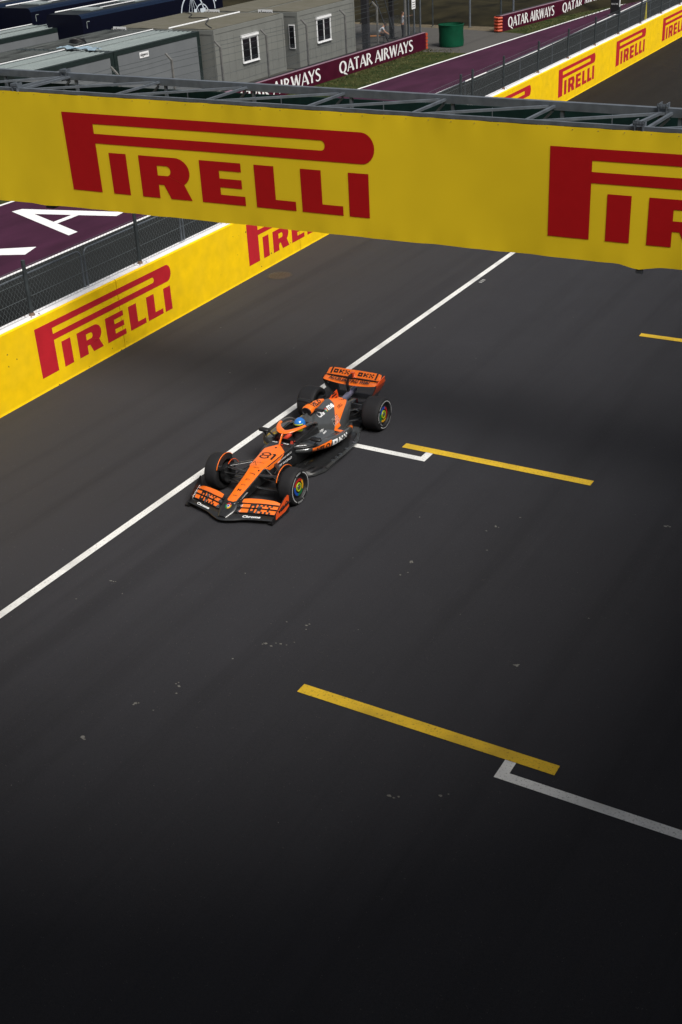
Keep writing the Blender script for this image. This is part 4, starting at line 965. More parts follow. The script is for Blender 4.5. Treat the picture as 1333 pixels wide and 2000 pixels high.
# --- wings
def wing(name, st, mats, mi=0, n=14, mfn=None, mirror=False):
    """st: (x, y_lead, z_lead, y_trail, z_trail, thickness)"""
    st = dens(st, 5) if len(st) > 2 else st
    R_ = []
    for x, y0, z0_, y1, z1_, t_ in st:
        L_ = hypot(y1-y0, z1_-z0_); ux, uz = (y1-y0)/L_, (z1_-z0_)/L_; r = []
        for k in range(n):
            a = 2*pi*k/n; c = .5-.5*cos(a); th_ = (t_*2.2*(sqrt(max(c, 0))*(1-c)+.03))*(1 if a < pi else -1)*.5
            if k == 0: th_ = 0
            r.append((x, y0+ux*L_*c-uz*th_, z0_+uz*L_*c+ux*th_))
        R_.append(r)
    q = MB(); q.loft(R_, mfn=mfn or (lambda c, i, j: mi)); return q.build(name, mats, car, smooth=50)
wing('front_wing_plane', [(-.95, -.97, .105, -.84, .13, .02), (-.7, -1.04, .105, -.90, .14, .025), (-.42, -1.12, .095, -.98, .15, .03), (-.2, -1.23, .085, -1.05, .155, .035), (0, -1.29, .085, -1.08, .155, .035), (.2, -1.23, .085, -1.05, .155, .035), (.42, -1.12, .095, -.98, .15, .03), (.7, -1.04, .105, -.90, .14, .025), (.95, -.97, .105, -.84, .13, .02)], m_carbon)
FL = []
for sg in (1, -1):
    for (a, b) in ([(.17, -1.05, .155, -.965, .215), (.91, -.83, .135, -.745, .195)], [(.16, -.955, .215, -.885, .275), (.915, -.735, .195, -.665, .25)]):
        st = [(sg*(a[0]+(b[0]-a[0])*t), *[a[i]+(b[i]-a[i])*t+(.012*sin(pi*t) if i in (2, 4) else 0) for i in range(1, 5)], .014) for t in (0, .33, .66, 1)]
        FL.append((sg, a, b)); wing('wing_flap', st, [m_dark, m_orange], mfn=lambda c, i, j: 1 if abs(c.x) > .245-.25*(c.y+1.0)*0 else 0)
    st = [(sg*.15, -.872, .285, -.82, .32, .012), (sg*.30, -.845, .296, -.755, .345, .012), (sg*.55, -.775, .290, -.68, .345, .012), (sg*.80, -.685, .265, -.605, .315, .012), (sg*.93, -.645, .235, -.58, .265, .012)]
    wing('wing_flap', st, [m_dark, m_orange], mfn=lambda c, i, j: 1 if abs(c.x) > .22 else 0)
    q = MB()
    for (a0, a1) in (((.17, -.962, .222), (.915, -.742, .205)), ((.16, -.885, .284), (.92, -.665, .262)), ((.17, -1.052, .162), (.91, -.832, .142))):
        q.bar((sg*a0[0], a0[1], a0[2]+.008), (sg*(a0[0]+a1[0])/2, (a0[1]+a1[1])/2, (a0[2]+a1[2])/2+.020), .020, .014); q.bar((sg*(a0[0]+a1[0])/2, (a0[1]+a1[1])/2, (a0[2]+a1[2])/2+.020), (sg*a1[0], a1[1], a1[2]+.008), .020, .014)
    q.build('slot_gap', m_dark, car)
    # slot spacers
    q = MB()
    for x in (.24, .58):
        for (ya, za) in ((-1.03+.27*(x-.2), .20), (-.93+.27*(x-.2), .265)): q.box((sg*x-.012, ya-.03, za-.03), (sg*x+.012, ya+.05, za+.012))
    q.build('flap_adjuster', m_metal, car)
    # endplate
    pts = [(-1.0, .05), (-.36, .05), (-.36, .10), (-.33, .36), (-.39, .40), (-.50, .37), (-.66, .29), (-.84, .20), (-1.0, .11)]
    if sg < 0: pts = [(-1.0, .05), (-.54, .05), (-.50, .20), (-.505, .47), (-.56, .45), (-.68, .37), (-.86, .24), (-1.0, .12)]
    ep = plate('endplate', pts, .012, m_dark, at=sg*.945)
    if sg > 0:
        q = MB(); pp = [(-.86, .075), (-.50, .085), (-.37, .13), (-.345, .35), (-.40, .385), (-.50, .355), (-.66, .28), (-.84, .185)]
        q.poly([(.9525, a, b) for a, b in pp]); q.build('orange_skin', m_orange_r, ep)
        q = MB(); q.bar((.955, -.72, .20), (.965, -.36, .235), .05, .012); q.build('dive_plane', m_dark, ep)
    q = MB(); q.box((sg*.945-.09, -.99, .045), (sg*.945+.02, -.37, .053)); q.build('footplate', m_dark, ep)
# nose-to-wing fairing
shell('nose_fairing', [(-1.24, [(0, .10), (.06, .10), (.09, .115), (.085, .135), (.05, .15), (0, .155)]), (-1.05, [(0, .10), (.12, .105), (.17, .14), (.165, .19), (.11, .215), (0, .222)]), (-.90, [(0, .15), (.12, .155), (.165, .19), (.16, .25), (.11, .280), (0, .288)]), (-.80, [(0, .18), (.08, .185), (.12, .2), (.12, .25), (.08, .27), (0, .275)])], m_carbon, ny=5)
# rear wing
wing('rear_wing_plane', [(-.655, 3.93, .845, 4.05, .87, .02), (-.60, 3.86, .835, 4.05, .86, .03), (-.3, 3.85, .80, 4.06, .855, .035), (0, 3.85, .79, 4.06, .855, .035), (.3, 3.85, .80, 4.06, .855, .035), (.60, 3.86, .835, 4.05, .86, .03), (.655, 3.93, .845, 4.05, .87, .02)], [m_orange, m_dark], mfn=lambda c, i, j: 0 if j < 8 else 1)
wing('rear_wing_flap', [(-.645, 4.07, .885, 4.17, .93, .014), (-.58, 4.065, .88, 4.22, .985, .016), (0, 4.065, .875, 4.23, .99, .016), (.58, 4.065, .88, 4.22, .985, .016), (.645, 4.07, .885, 4.17, .93, .014)], m_orange)
q = MB(); q.bar((-.62, 4.055, .872), (.62, 4.055, .872), .03, .03); q.build('slot_gap', m_dark, car)
for sg in (1, -1):
    q = MB(); prof = [(.66, .90), (.655, .80), (.60, .68), (.53, .56), (.49, .44), (.47, .30)]
    fb = {.90: (3.97, 4.30), .80: (3.90, 4.34), .68: (3.88, 4.36), .56: (3.90, 4.34), .44: (3.93, 4.30), .30: (3.95, 4.26)}
    vs = []
    for x, z in prof:
        a, b = fb[z]
        for k in range(5): vs.append((sg*x, a+(b-a)*k/4, z))
    q.add(vs, [(i*5+k, i*5+k+1, (i+1)*5+k+1, (i+1)*5+k) for i in range(5) for k in range(4)], 0 if sg < 0 else 1)
    q.add([(x-sg*.010, y, z) for x, y, z in vs], [(i*5+k, (i+1)*5+k, (i+1)*5+k+1, i*5+k+1) for i in range(5) for k in range(4)], 0)
    q.m[len(q.m)-20-8:len(q.m)-20] = [0]*8
    ep = q.build('rear_endplate', [m_grey, m_orange_r], car, fix=False)
    q = MB(); q.tube([(sg*.665, 3.90, .85), (sg*.67, 4.05, .90), (sg*.66, 4.30, .915)], .012, 6); q.build('top_edge', m_orange_r if sg > 0 else m_dark, ep, smooth=60)
wing('beam_wing', [(-.47, 4.0, .44, 4.16, .50, .02), (0, 3.98, .44, 4.15, .50, .02), (.47, 4.0, .44, 4.16, .50, .02)], m_dark)
q = MB()
pth = dens([(0, 3.80, .44), (0, 3.86, .60), (0, 3.82, .80), (0, 3.86, .93), (0, 3.98, .95), (0, 4.06, .93)], 5)
for a, b in zip(pth[:-1], pth[1:]): q.bar(a, b, .028, .09, upv=(1, 0, 0)) if False else q.bar(a, b, .075, .025, upv=(1, 0, 0))
q.build('wing_pylon', m_dark, car)
q = MB(); q.box((-.04, 4.04, .88), (.04, 4.10, 1.0)); q.build('flap_actuator', m_orange_r, car)
# --- halo
hp = dens([(-.255, 2.0, .70), (-.285, 1.85, .80), (-.292, 1.6, .865), (-.255, 1.38, .882), (-.14, 1.20, .870), (0, 1.13, .855), (.14, 1.20, .870), (.255, 1.38, .882), (.292, 1.6, .865), (.285, 1.85, .80), (.255, 2.0, .70)], 6)
def flat_tube(q, pts, wfn, h, mfn):
    R_ = []; k = len(pts)
    for i, p in enumerate(pts):
        d = (Vector(pts[min(i+1, k-1)])-Vector(pts[max(i-1, 0)])).normalized(); s_ = d.cross(Vector((0, 0, 1))).normalized(); u_ = s_.cross(d)
        w = wfn(Vector(p)); R_.append([tuple(Vector(p)+s_*w*cos(a)+u_*h*sin(a)) for a in [2*pi*j/12 for j in range(12)]])
    q.loft(R_, mfn=mfn)
q = MB(); flat_tube(q, hp, lambda p: .036+.045*max(0, 1-(p.y-1.13)/.24), .026, lambda c, i, j: 0 if c.y < 1.50 else 1)
halo = q.build('halo', [m_orange, m_grey], car, smooth=70)
q = MB(); pl_ = dens([(0, .93, .655), (0, .99, .73), (0, 1.07, .82), (0, 1.15, .858)], 4)
flat_tube(q, pl_, lambda p: .013+.045*max(0, (p.z-.79)/.07)**2, .03, lambda c, i, j: 0); q.build('halo_pillar', m_orange, halo, smooth=60)
# --- steering wheel
q = MB(); q.box((-.13, 1.225, .55), (.13, 1.25, .64)); q.tube([(-.14, 1.235, .54), (-.15, 1.235, .60), (-.13, 1.235, .66)], .016, 8); q.tube([(.14, 1.235, .54), (.15, 1.235, .60), (.13, 1.235, .66)], .016, 8); sw = q.build('steering_wheel', m_dark, car, smooth=40)
q = MB(); q.box((-.05, 1.25, .58), (.05, 1.254, .63)); q.build('display', m_glass, sw)
# --- wheels
def make_wheel(hw, name='wheel'):
    w = MB(); R0 = .36
    prof = [(.235, hw-.03), (.25, hw-.008), (.285, hw+.004), (.318, hw-.004), (.340, hw-.018), (.352, hw-.038), (.3585, hw-.07), (R0, hw-.11), (R0, -hw+.11), (.3585, -hw+.07), (.352, -hw+.038), (.340, -hw+.018), (.318, -hw+.004), (.285, -hw-.004), (.25, -hw+.008), (.235, -hw+.03)]
    w.lathe(prof, 64, mfn=lambda t, i: 1 if 4 <= i <= 10 else 0)
    wo = w.build(name, [m_tyre, m_tread], car, smooth=40)
    w = MB(); w.lathe([(.236, hw-.03), (.222, hw-.045), (.205, hw-.05), (.19, hw-.034), (.10, hw-.030), (.098, hw-.05), (.05, hw-.055), (.0, hw-.055)], 48)
    w.lathe([(.236, -hw+.03), (.20, -hw+.06), (.0, -hw+.08)], 32)
    rim = w.build('rim', m_dark, wo, smooth=40)
    w = MB()      # printed ring: four colours
    def seg(t, i):
        d = math.degrees(t) % 360
        return 0 if 40 <= d < 160 else (1 if 160 <= d < 255 else (2 if 255 <= d < 325 else 3))
    w.lathe([(.170, hw-.0305), (.120, hw-.0275)], 72, mfn=seg); w.build('coloured_ring', [m_red, m_blue, m_green, m_yel], rim, fix=False)
    w = MB(); w.lathe([(.092, hw-.034), (.086, hw-.020), (.064, hw-.022), (.052, hw-.05)], 32); w.build('lime_ring', m_lime, rim, smooth=50)
    w = MB(); w.lathe([(.045, hw-.06), (.04, hw-.01), (.022, hw-.005), (0, hw-.005)], 12); w.build('wheel_nut', m_metal, rim, smooth=30)
    # white sidewall arcs and lettering
    w = MB()
    def band(a0, a1, r0, r1, n=26):
        vs = []
        for k in range(n+1):
            a = radians(a0+(a1-a0)*k/n)
            for r in (r0, r1):
                x = hw+.0065-.9*abs(r-.285)**1.35*.28; vs.append((x, r*cos(a), r*sin(a)))
        w.add(vs, [(2*k, 2*k+1, 2*k+3, 2*k+2) for k in range(n)])
    band(118, 238, .287, .303); band(-40, 66, .287, .303); band(-80, -28, .240, .247, 12)
    w.build('sidewall_stripe', m_stripe, wo, fix=False)
    w = MB()
    def ring_text(txt, a0, a1, r0, h):
        vs, fs = text2d(txt, bold=.02)
        w.add([(hw+.0068-.25*abs(r0+v*h-.285)**1.35, (r0+v*h)*cos(radians(a0+(a1-a0)*u)), (r0+v*h)*sin(radians(a0+(a1-a0)*u))) for u, v in vs], fs)
    ring_text('P ZERO', 246, 292, .278, .036) if False else ring_text('P ZERO', 290, 246, .312, -.036)
    ring_text('PIRELLI', 112, 82, .283, .032)
    w.build('sidewall_lettering', m_stripe, wo, fix=False)
    return wo
wF = make_wheel(.1525); wF.location = (.848, 0, .36)
wR = make_wheel(.2025); wR.location = (.798, 3.6, .36)
def cpw(o, loc, turn):
    c = o.copy(); link(c); c.parent = car; c.location = loc; c.rotation_euler = (0, 0, turn)
    for ch in list(o.children):
        d = ch.copy(); link(d); d.parent = c
        for g in list(ch.children): e = g.copy(); link(e); e.parent = d
    return c
cpw(wF, (-.848, 0, .36), pi); cpw(wR, (-.798, 3.6, .36), pi)
wR.rotation_euler = (radians(-95), 0, 0)
# brake ducts, wheel arches with orange edges
for sg in (1, -1):
    q = MB(); q.lathe([(.0, -.02), (.17, -.02), (.205, .0), (.205, .09), (.0, .09)], 32, (sg*.60 if sg > 0 else -.69, 0, .36)); q.build('brake_duct', m_carbon, car, smooth=40)
    q = MB(); q.lathe([(.0, -.02), (.17, -.02), (.19, .0), (.19, .09), (.0, .09)], 32, (.50 if sg > 0 else -.58, 3.6, .36)); q.build('brake_duct', m_dark, car, smooth=40)
    q = MB(); q.box((sg*.62-.04, -.20, .36), (sg*.62+.03, -.12, .52)); q.build('duct_scoop', m_carbon, car)
    # deflector over the inner shoulder of the front tyre
    q = MB(); vs = []
    for k in range(13):
        a = radians(150-k*8.5); r = .372+.03*sin(pi*k/12)
        vs += [(sg*.680, -r*-cos(a)*1.0, .36+r*sin(a)), (sg*.655, -(r-.12)*-cos(a), .36+(r-.12)*sin(a))]
    q.add(vs, [(2*k, 2*k+1, 2*k+3, 2*k+2) for k in range(12)]); q.add([(x+sg*.006, y, z) for x, y, z in vs], [(2*k+2, 2*k+3, 2*k+1, 2*k) for k in range(12)])
    dfl = q.build('wheel_deflector', m_carbon, car, fix=False)
    q = MB(); q.tube([vs[2*k] for k in range(13)], .008, 6); q.build('orange_edge', m_orange, dfl, smooth=60)
    q = MB(); q.tube([(sg*.53, .25*cos(radians(a))*-1*-1, .36+.30*sin(radians(a))) for a in range(30, 125, 10)], .007, 6); q.tube([(sg*.53, .25*cos(radians(a)), .36+.30*sin(radians(a))) for a in range(30, 125, 10)], .007, 6)
    q.build('duct_edge', m_orange_r if sg < 0 else m_carbon, dfl, smooth=60)
    # suspension
    for nm, segs, wdt, hgt in (('suspension_arm', [((.16, -.10, .50), (.66, .0, .50)), ((.20, .42, .52), (.66, .02, .50))], .085, .034), ('suspension_arm', [((.14, -.12, .24), (.66, 0, .20)), ((.20, .40, .24), (.66, .02, .20))], .08, .03), ('push_rod', [((.20, .10, .54), (.64, .02, .23))], .035, .02), ('track_rod', [((.16, -.02, .40), (.66, -.10, .40))], .03, .016),
                               ('suspension_arm', [((.14, 3.25, .42), (.60, 3.6, .48)), ((.12, 3.75, .42), (.60, 3.62, .48))], .06, .02), ('suspension_arm', [((.16, 3.2, .22), (.60, 3.58, .22)), ((.10, 3.85, .24), (.60, 3.64, .22))], .07, .02), ('pull_rod', [((.12, 3.35, .20), (.58, 3.58, .44))], .035, .02)):
        q = MB()
        for a, b in segs:
            a = (sg*a[0], a[1], a[2]); b = (sg*b[0], b[1], b[2]); d = (Vector(b)-Vector(a)).normalized(); s_ = d.cross(Vector((0, 0, 1))).normalized(); u_ = s_.cross(d)
            q.loft([[tuple(Vector(p)+s_*wdt/2*cos(t)+u_*hgt/2*sin(t)) for t in [2*pi*j/10 for j in range(10)]] for p in (a, b)])
        q.build(nm, m_carbon, car, smooth=50)
    # rear brake-duct winglets
    q = MB()
    for z in (.16, .24, .32, .40, .47): q.add([(sg*.44, 3.42, z), (sg*.56, 3.38, z+.01), (sg*.56, 3.9, z+.05), (sg*.44, 3.86, z+.03), (sg*.44, 3.42, z+.008), (sg*.56, 3.38, z+.018), (sg*.56, 3.9, z+.058), (sg*.44, 3.86, z+.038)], [(0, 1, 2, 3), (4, 7, 6, 5), (0, 4, 5, 1), (1, 5, 6, 2)])
    q.build('duct_winglets', m_dark, car)
# antenna / pitot on the nose
q = MB(); q.tube([(-.03, .10, .575), (-.03, .08, .68), (-.03, .0, .685)], .006, 6); q.build('pitot_tube', m_dark, car)
q = MB(); q.lathe([(0, .012), (.022, .01), (.026, 0)], 12, (0, .80, .648), 'z'); q.lathe([(0, .012), (.016, .01), (.018, 0)], 12, (.10, -.02, .55), 'z'); q.lathe([(0, .01), (.01, .008), (.012, 0)], 12, (.07, -.14, .51), 'z'); q.build('sensor', m_dark, car)

# ------------------------------------------------------------------ printing on the car, laid on its surfaces
V = []; F = []
for vs, fs in SURF['all']:
    b = len(V); V += [Vector(v) for v in vs]; F += [tuple(b+i for i in f) for f in fs]
BV = BVHTree.FromPolygons(V, F)
def on_car(name, m, vf, org, u, v, d, par=car, off=.004, w=1, h=1):
    """lay a 0..1 drawing on the bodywork: org + u*w*x + v*h*y, dropped along d"""
    if name in ('lettering', 'race_number') and w > .1: vf = sub_grid(vf, .05)
    vs, fs = vf; org, u, v, d = Vector(org), Vector(u), Vector(v), Vector(d).normalized(); out = []; lastd = None
    for x, y in vs:
        p = org+u*(x*w)+v*(y*h); r = ray(BV, p-d*.6, d, off); out.append(r)
    ok = [r for r in out if r]
    if not ok: return None
    out = [r if r else min(ok, key=lambda q_: (q_-(org+u*(vs[i][0]*w)+v*(vs[i][1]*h))).length) for i, r in enumerate(out)]
    q = MB(); q.add(out, fs); return q.build(name, m, par, fix=False)
def grid(nx_, ny_, f=lambda x, y: (x, y)):
    return [f(i/nx_, j/ny_) for i in range(nx_+1) for j in range(ny_+1)], [(i*(ny_+1)+j, (i+1)*(ny_+1)+j, (i+1)*(ny_+1)+j+1, i*(ny_+1)+j+1) for i in range(nx_) for j in range(ny_)]
def rects(rs, nsub=2):
    vs = []; fs = []
    for x0, y0, x1, y1 in rs:
        g, f = grid(nsub, nsub, lambda a, b: (x0+(x1-x0)*a, y0+(y1-y0)*b)); b = len(vs); vs += g; fs += [tuple(b+i for i in q_) for q_ in f]
    return vs, fs
def okx():
    R_ = [(0, 0, .28, .33), (0, .67, .28, 1), (0, .33, .093, .67), (.187, .33, .28, .67)]
    c = .28/3
    for i, j in ((0, 0), (0, 1), (0, 2), (1, 1), (2, 0), (2, 2)): R_.append((.36+i*c, j/3, .36+(i+1)*c, (j+1)/3))
    for i, j in ((0, 0), (0, 2), (1, 1), (2, 0), (2, 2)): R_.append((.72+i*c, j/3, .72+(i+1)*c, (j+1)/3))
    return rects(R_)
OKX = okx()
def seg_digits():   # an angular 81
    P_ = []
    st = [([(.22, 0), (.0, .16), (.0, .36), (.16, .5), (.0, .64), (.0, .84), (.22, 1)], .15), ([(.22, 1), (.42, 1), (.60, .84), (.60, .64), (.46, .5), (.60, .36), (.60, .16), (.42, 0), (.22, 0)], .15), ([(.16, .5), (.46, .5)], .16), ([(.74, .86), (.90, 1), (.93, .9), (.93, 0)], .17)]
    vs = []; fs = []
    for pts, w in st:
        v, f = stroke(pts, w); b = len(vs); vs += v; fs += [tuple(b+i for i in q_) for q_ in f]
    return vs, fs
RIGHT, BACK, UP, DN = (1, 0, 0), (0, 1, 0), (0, 0, 1), (0, 0, -1)
def lerp_tab(tab, t):
    for (a, va), (b, vb) in zip(tab[:-1], tab[1:]):
        if t <= b: return va+(vb-va)*max(0, (t-a)/(b-a))
    return tab[-1][1]
NW = [(-.905, .055), (-.87, .098), (-.6, .114), (-.2, .132), (.04, .150), (.10, .172), (.14, .182), (.45, .207), (.74, .232)]
def nose_skin():
    vs = []; ny_, nx_ = 90, 12
    for i in range(ny_+1):
        t = i/ny_
        for j in range(nx_+1):
            a = 2*j/nx_-1; yb = .74+.20*(1-abs(a)); y = -.905+(yb+.905)*t; w = lerp_tab(NW, min(y, .74)); 
            if y > .74: w = .232
            vs.append((a*w*(1 if y < .74 else 1), y))
    return vs, [(i*(nx_+1)+j, (i+1)*(nx_+1)+j, (i+1)*(nx_+1)+j+1, i*(nx_+1)+j+1) for i in range(ny_) for j in range(nx_)]
on_car('orange_skin', m_orange, nose_skin(), (0, 0, .7), RIGHT, BACK, DN, nose, .003)
for sg in (1, -1):
    vs = []
    for i in range(41):
        t = i/40; y = .06+.70*t; zt = .565+.085*t; dz = (.075+.04*sin(pi*t))*min(1, (1-t)*3)*min(1, t*5)+.005
        for j in range(5): vs.append((y, zt-dz*(1-j/4)))
    on_car('orange_skin', m_orange, (vs, [(i*5+j, (i+1)*5+j, (i+1)*5+j+1, i*5+j+1) for i in range(40) for j in range(4)]), (sg*.5, 0, 0), BACK, UP, (-sg, 0, -.0), nose, .003)
def cover_skin(sg):
    vs = []; nz, ny_ = 30, 14
    for i in range(nz+1):
        z = .44+.50*i/nz                                # measured on the flank plane
        ya = 2.36+2.0*(z-.46)*.92; yb = min(3.44, 2.66+max(0, z-.50)*4.2)
        ya = min(ya, 3.0+.35*(z-.7)) if z > .7 else ya
        for j in range(ny_+1): vs.append((ya+(max(yb, ya+.16)-ya)*j/ny_, z))
    return vs, [(i*(ny_+1)+j, (i+1)*(ny_+1)+j, (i+1)*(ny_+1)+j+1, i*(ny_+1)+j+1) for i in range(nz) for j in range(ny_)]
for sg in (1, -1): on_car('orange_skin', m_orange, cover_skin(sg), (sg*.7, 0, 0), BACK, UP, (-sg, 0, -.10), cover, .003)
g_ = grid(10, 24, lambda a, b: (-.10+.20*a, 2.98+.46*b)); on_car('orange_skin', m_orange, g_, (0, 0, 1.2), RIGHT, BACK, DN, cover, .0035)
on_car('race_number', m_blk, seg_digits(), (-.14, .38, .6), RIGHT, BACK, DN, nose, w=.29, h=.20)
small = [('ARROW', -.0-.02, .03), ('CISCO', .13, .026), ('WORKDAY', -.13, .03), ('JACK', -.28, .05), ('ESTRO', -.42, .034), ('LUNO', -.56, .05), ('MIND', -.72, .03)]
small = [('goldman', .20, .030, .17), ('AIRTIX', .03, .032, .13), ('WEBER', -.13, .030, .12), ('JD', -.32, .055, .09), ('ESTTO', -.46, .034, .10), ('M', -.62, .060, .075), ('NINBO', -.76, .028, .10)]
for tx, y, h, w in small: on_car('lettering', m_blk, text2d(tx, bold=.012), (-w/2, y, .5), RIGHT, BACK, DN, nose, w=w, h=h)
on_car('lettering', m_wht, text2d('vmware', bold=.03), (.30, 1.00, .60), norm((.30, .17, 0)), UP, (-.45, .9, -.25), podL, w=.24, h=.035)
LEFT_N = (-1, 0, 0)
on_car('lettering', m_wht, text2d('DP WORLD', bold=.02, shear=.2), (.5, .50, .40), (0, 1, .06), UP, (-1, 0, 0), nose, w=.42, h=.045)
on_car('lettering', m_wht, text2d('RICHARD MILLE', bold=.01), (.5, .48, .50), (0, 1, .10), UP, (-1, 0, 0), nose, w=.44, h=.03)
on_car('lettering', m_wht, text2d('JACK DANIEL', bold=.01), (.5, -.86, .235), (0, 1, .22), UP, (-1, 0, 0), nose, w=.34, h=.04)
for sg, x in ((1, .06), (-1, -.20)): on_car('lettering', m_wht, text2d('SALES', bold=.03), (x, .985, .7), RIGHT, BACK, DN, tub, w=.12, h=.025)
# driver flag / badge in front of the cockpit
q = MB(); q.lathe([(0, 0), (.028, 0)], 20, (.055, .93, .669), 'z'); q.build('badge', m_red, nose, fix=False)
# engine cover lettering: Chrome along the flank
fl = (-.75, 0, -.35)
on_car('lettering', m_wht, text2d('Chr', bold=.035), (.5, 2.20, .865), (0, 1, 0), (.0, 0, 1), fl, cover, w=.29, h=.15)
on_car('lettering', m_wht, text2d('me', bold=.035), (.5, 2.645, .872), (0, 1, -.08), UP, fl, cover, w=.28, h=.105)
def disc(cx, cy, r0, r1, a0=0, a1=360, n=24):
    vs = []
    for k in range(n+1):
        a = radians(a0+(a1-a0)*k/n); vs += [(cx+r0*cos(a), cy+r0*sin(a)), (cx+r1*cos(a), cy+r1*sin(a))]
    return vs, [(2*k, 2*k+1, 2*k+3, 2*k+2) for k in range(n)]
def roundel(org, u, v, d, par, s, off=.005):
    for m, a0, a1 in ((m_red, 30, 150), (m_green, 150, 270), (m_yel, 270, 390)): on_car('roundel', m, disc(0, 0, .45, 1, a0, a1, 12), org, u, v, d, par, off, s, s)
    on_car('roundel', m_wht, disc(0, 0, .36, .46), org, u, v, d, par, off+.0005, s, s); on_car('roundel', m_blue, disc(0, 0, .0, .37), org, u, v, d, par, off+.0005, s, s)
roundel((.5, 2.568, .922), (0, 1, 0), UP, fl, cover, .050)
roundel((0, -1.0, .5), RIGHT, BACK, DN, nose, .062)
on_car('lettering', m_blk, text2d('VELO', bold=.03), (.5, 2.16, 1.26), (0, 1, -.03), UP, (-.8, 0, -.6), cover, .010, w=.38, h=.12)
on_car('lettering', m_blk, text2d('DELL', bold=.01), (.6, 2.98, .76), (0, 1, .0), UP, (-1, 0, -.35), cover, .007, w=.22, h=.06)
on_car('lettering', m_wht, text2d('cisco', bold=.02), (.6, 1.93, .60), (0, 1, 0), UP, (-1, 0, -.45), cover, w=.17, h=.04)
on_car('lettering', m_wht, rects([(0, .3, .06, .7), (.15, .1, .21, .9), (.30, 0, .36, 1), (.45, .1, .51, .9), (.60, 0, .66, 1), (.75, .1, .81, .9), (.92, .3, .98, .7)], 1), (.6, 1.93, .65), (0, 1, 0), UP, (-1, 0, -.45), cover, w=.17, h=.045)
for k in range(6):   # louvres
    y = 2.44+k*.055; q = MB(); pts = []
    for j in range(7):
        r = ray(BV, (.9, y+.05*j/6, .60+.026*j), (-1, 0, -.25), .008)
        if r: pts.append(r)
    if len(pts) > 2: q.tube(pts, .007, 6); q.build('louvre', m_carbon, cover, smooth=60)
# sidepod prints
on_car('orange_panel', m_orange, grid(16, 8, lambda a, b: (a+.10*b*(a-.5)*2-.06*(1-b), b)), (.9, 1.26, .385), (0, 1, -.05), UP, (-1, .12, 0), podL, .004, .48, .15)
on_car('lettering', m_blk, text2d('VELO', bold=.03), (.9, 1.32, .405), (0, 1, -.04), UP, (-1, .12, 0), podL, .014, .38, .105)
on_car('lettering', m_wht, OKX, (.9, 1.82, .375), (0, 1, -.13), UP, (-1, .0, -.05), podL, .005, .62, .125)
on_car('orange_panel', m_orange, grid(16, 8, lambda a, b: (a, b)), (-.9, 1.26, .385), (0, 1, -.05), UP, (1, .12, 0), podR, .004, .48, .15)
# front wing prints
def on_plane(name, m, vf, fn, par):
    q = MB(); q.add([fn(x, y) for x, y in vf[0]], vf[1]); return q.build(name, m, par, fix=False)
fl_objs = [o for o in car.children if o.name.startswith('wing_flap')]
for sg, x0 in ((1, .40), (-1, -.78)):
    def flp(x, y, sg=sg, x0=x0):       # y 0..1 across both flaps
        X = x0+x*.42; t = (abs(X)-.17)/.74
        if y <= .5: a = (-1.05+.22*t, .155-.02*t, -.965+.22*t, .215-.02*t); s_ = y*2
        else: a = (-.955+.22*t, .215-.02*t, -.885+.22*t, .275-.025*t); s_ = (y-.5)*2
        s_ = .12+.76*s_
        return (X, a[0]+(a[2]-a[0])*s_-.0, a[1]+(a[3]-a[1])*s_+.012*sin(pi*t)+.013)
    vf = rects([r for r in [(0, 0, .28, .24), (0, .76, .28, 1), (0, .24, .09, .5), (0, .5, .09, .76), (.19, .24, .28, .5), (.19, .5, .28, .76)]+[(.36+i*.093, j/4, .36+(i+1)*.093, (j+1)/4) for i, j in ((0, 0), (0, 1), (0, 2), (0, 3), (1, 1), (1, 2), (2, 0), (2, 3))]+[(.72+i*.093, j/4, .72+(i+1)*.093, (j+1)/4) for i, j in ((0, 0), (0, 3), (1, 1), (1, 2), (2, 0), (2, 3))]], 2)
    if sg < 0: vf = ([(x, y) for x, y in vf[0]], vf[1])
    on_plane('sponsor_pattern', m_blk, vf, flp, fl_objs[0 if sg > 0 else 3] if len(fl_objs) > 3 else car)
    def mp(x, y, sg=sg):
        X = (.36+x*.34) if sg > 0 else (-.74+x*.34); a = abs(X); yl = -1.12+(a-.42)*.285; return (X, yl+.030+y*.055, .128+y*.018+.004)
    on_plane('lettering', m_wht, text2d('Chrome', bold=.03), mp, [o for o in car.children if o.name.startswith('front_wing_plane')][0])
epL = [o for o in car.children if o.name.startswith('endplate')]
on_plane('lettering', m_blk, text2d('VELO', bold=.03), lambda x, y: (.955, -.76+x*.36, .135+x*.05+y*(.075+.03*x)), epL[0])
on_plane('lettering', m_wht, text2d('ANDROID', bold=.02), lambda x, y: (-.937, -.85+x*.28, .13+x*.12+y*.055), epL[1])
# rear wing prints
rwp = [o for o in car.children if o.name.startswith('rear_wing_plane')][0]; rwf = [o for o in car.children if o.name.startswith('rear_wing_flap')][0]
on_plane('lettering', m_blk, text2d('ACCELERATING WEB3', bold=.035, shear=.2), lambda x, y: (-.50+1.0*x, 3.872+.10*y, .850+.038*y+.035*(abs(-.50+1.0*x)/.6)**2), rwp)
for x0 in (-.50, .10):
    on_plane('sponsor_pattern', m_blk, OKX, lambda x, y, x0=x0: (x0+.38*x, 4.10+.085*y, .9175+.052*y+.004), rwf)
q = MB()
for x in (-.55, .55): q.add([(x-.02, 4.075, .905), (x+.02, 4.075, .905), (x+.02, 4.215, .990), (x-.02, 4.215, .990)], [(0, 1, 2, 3)])
q.build('black_band', m_blk, rwf, fix=False)
rep = [o for o in car.children if o.name.startswith('rear_endplate')]
on_plane('lettering', m_wht, text2d('X'), lambda x, y: (-.600+.05*y*0+.012, 3.95+x*.12, .60+y*.14), rep[1])
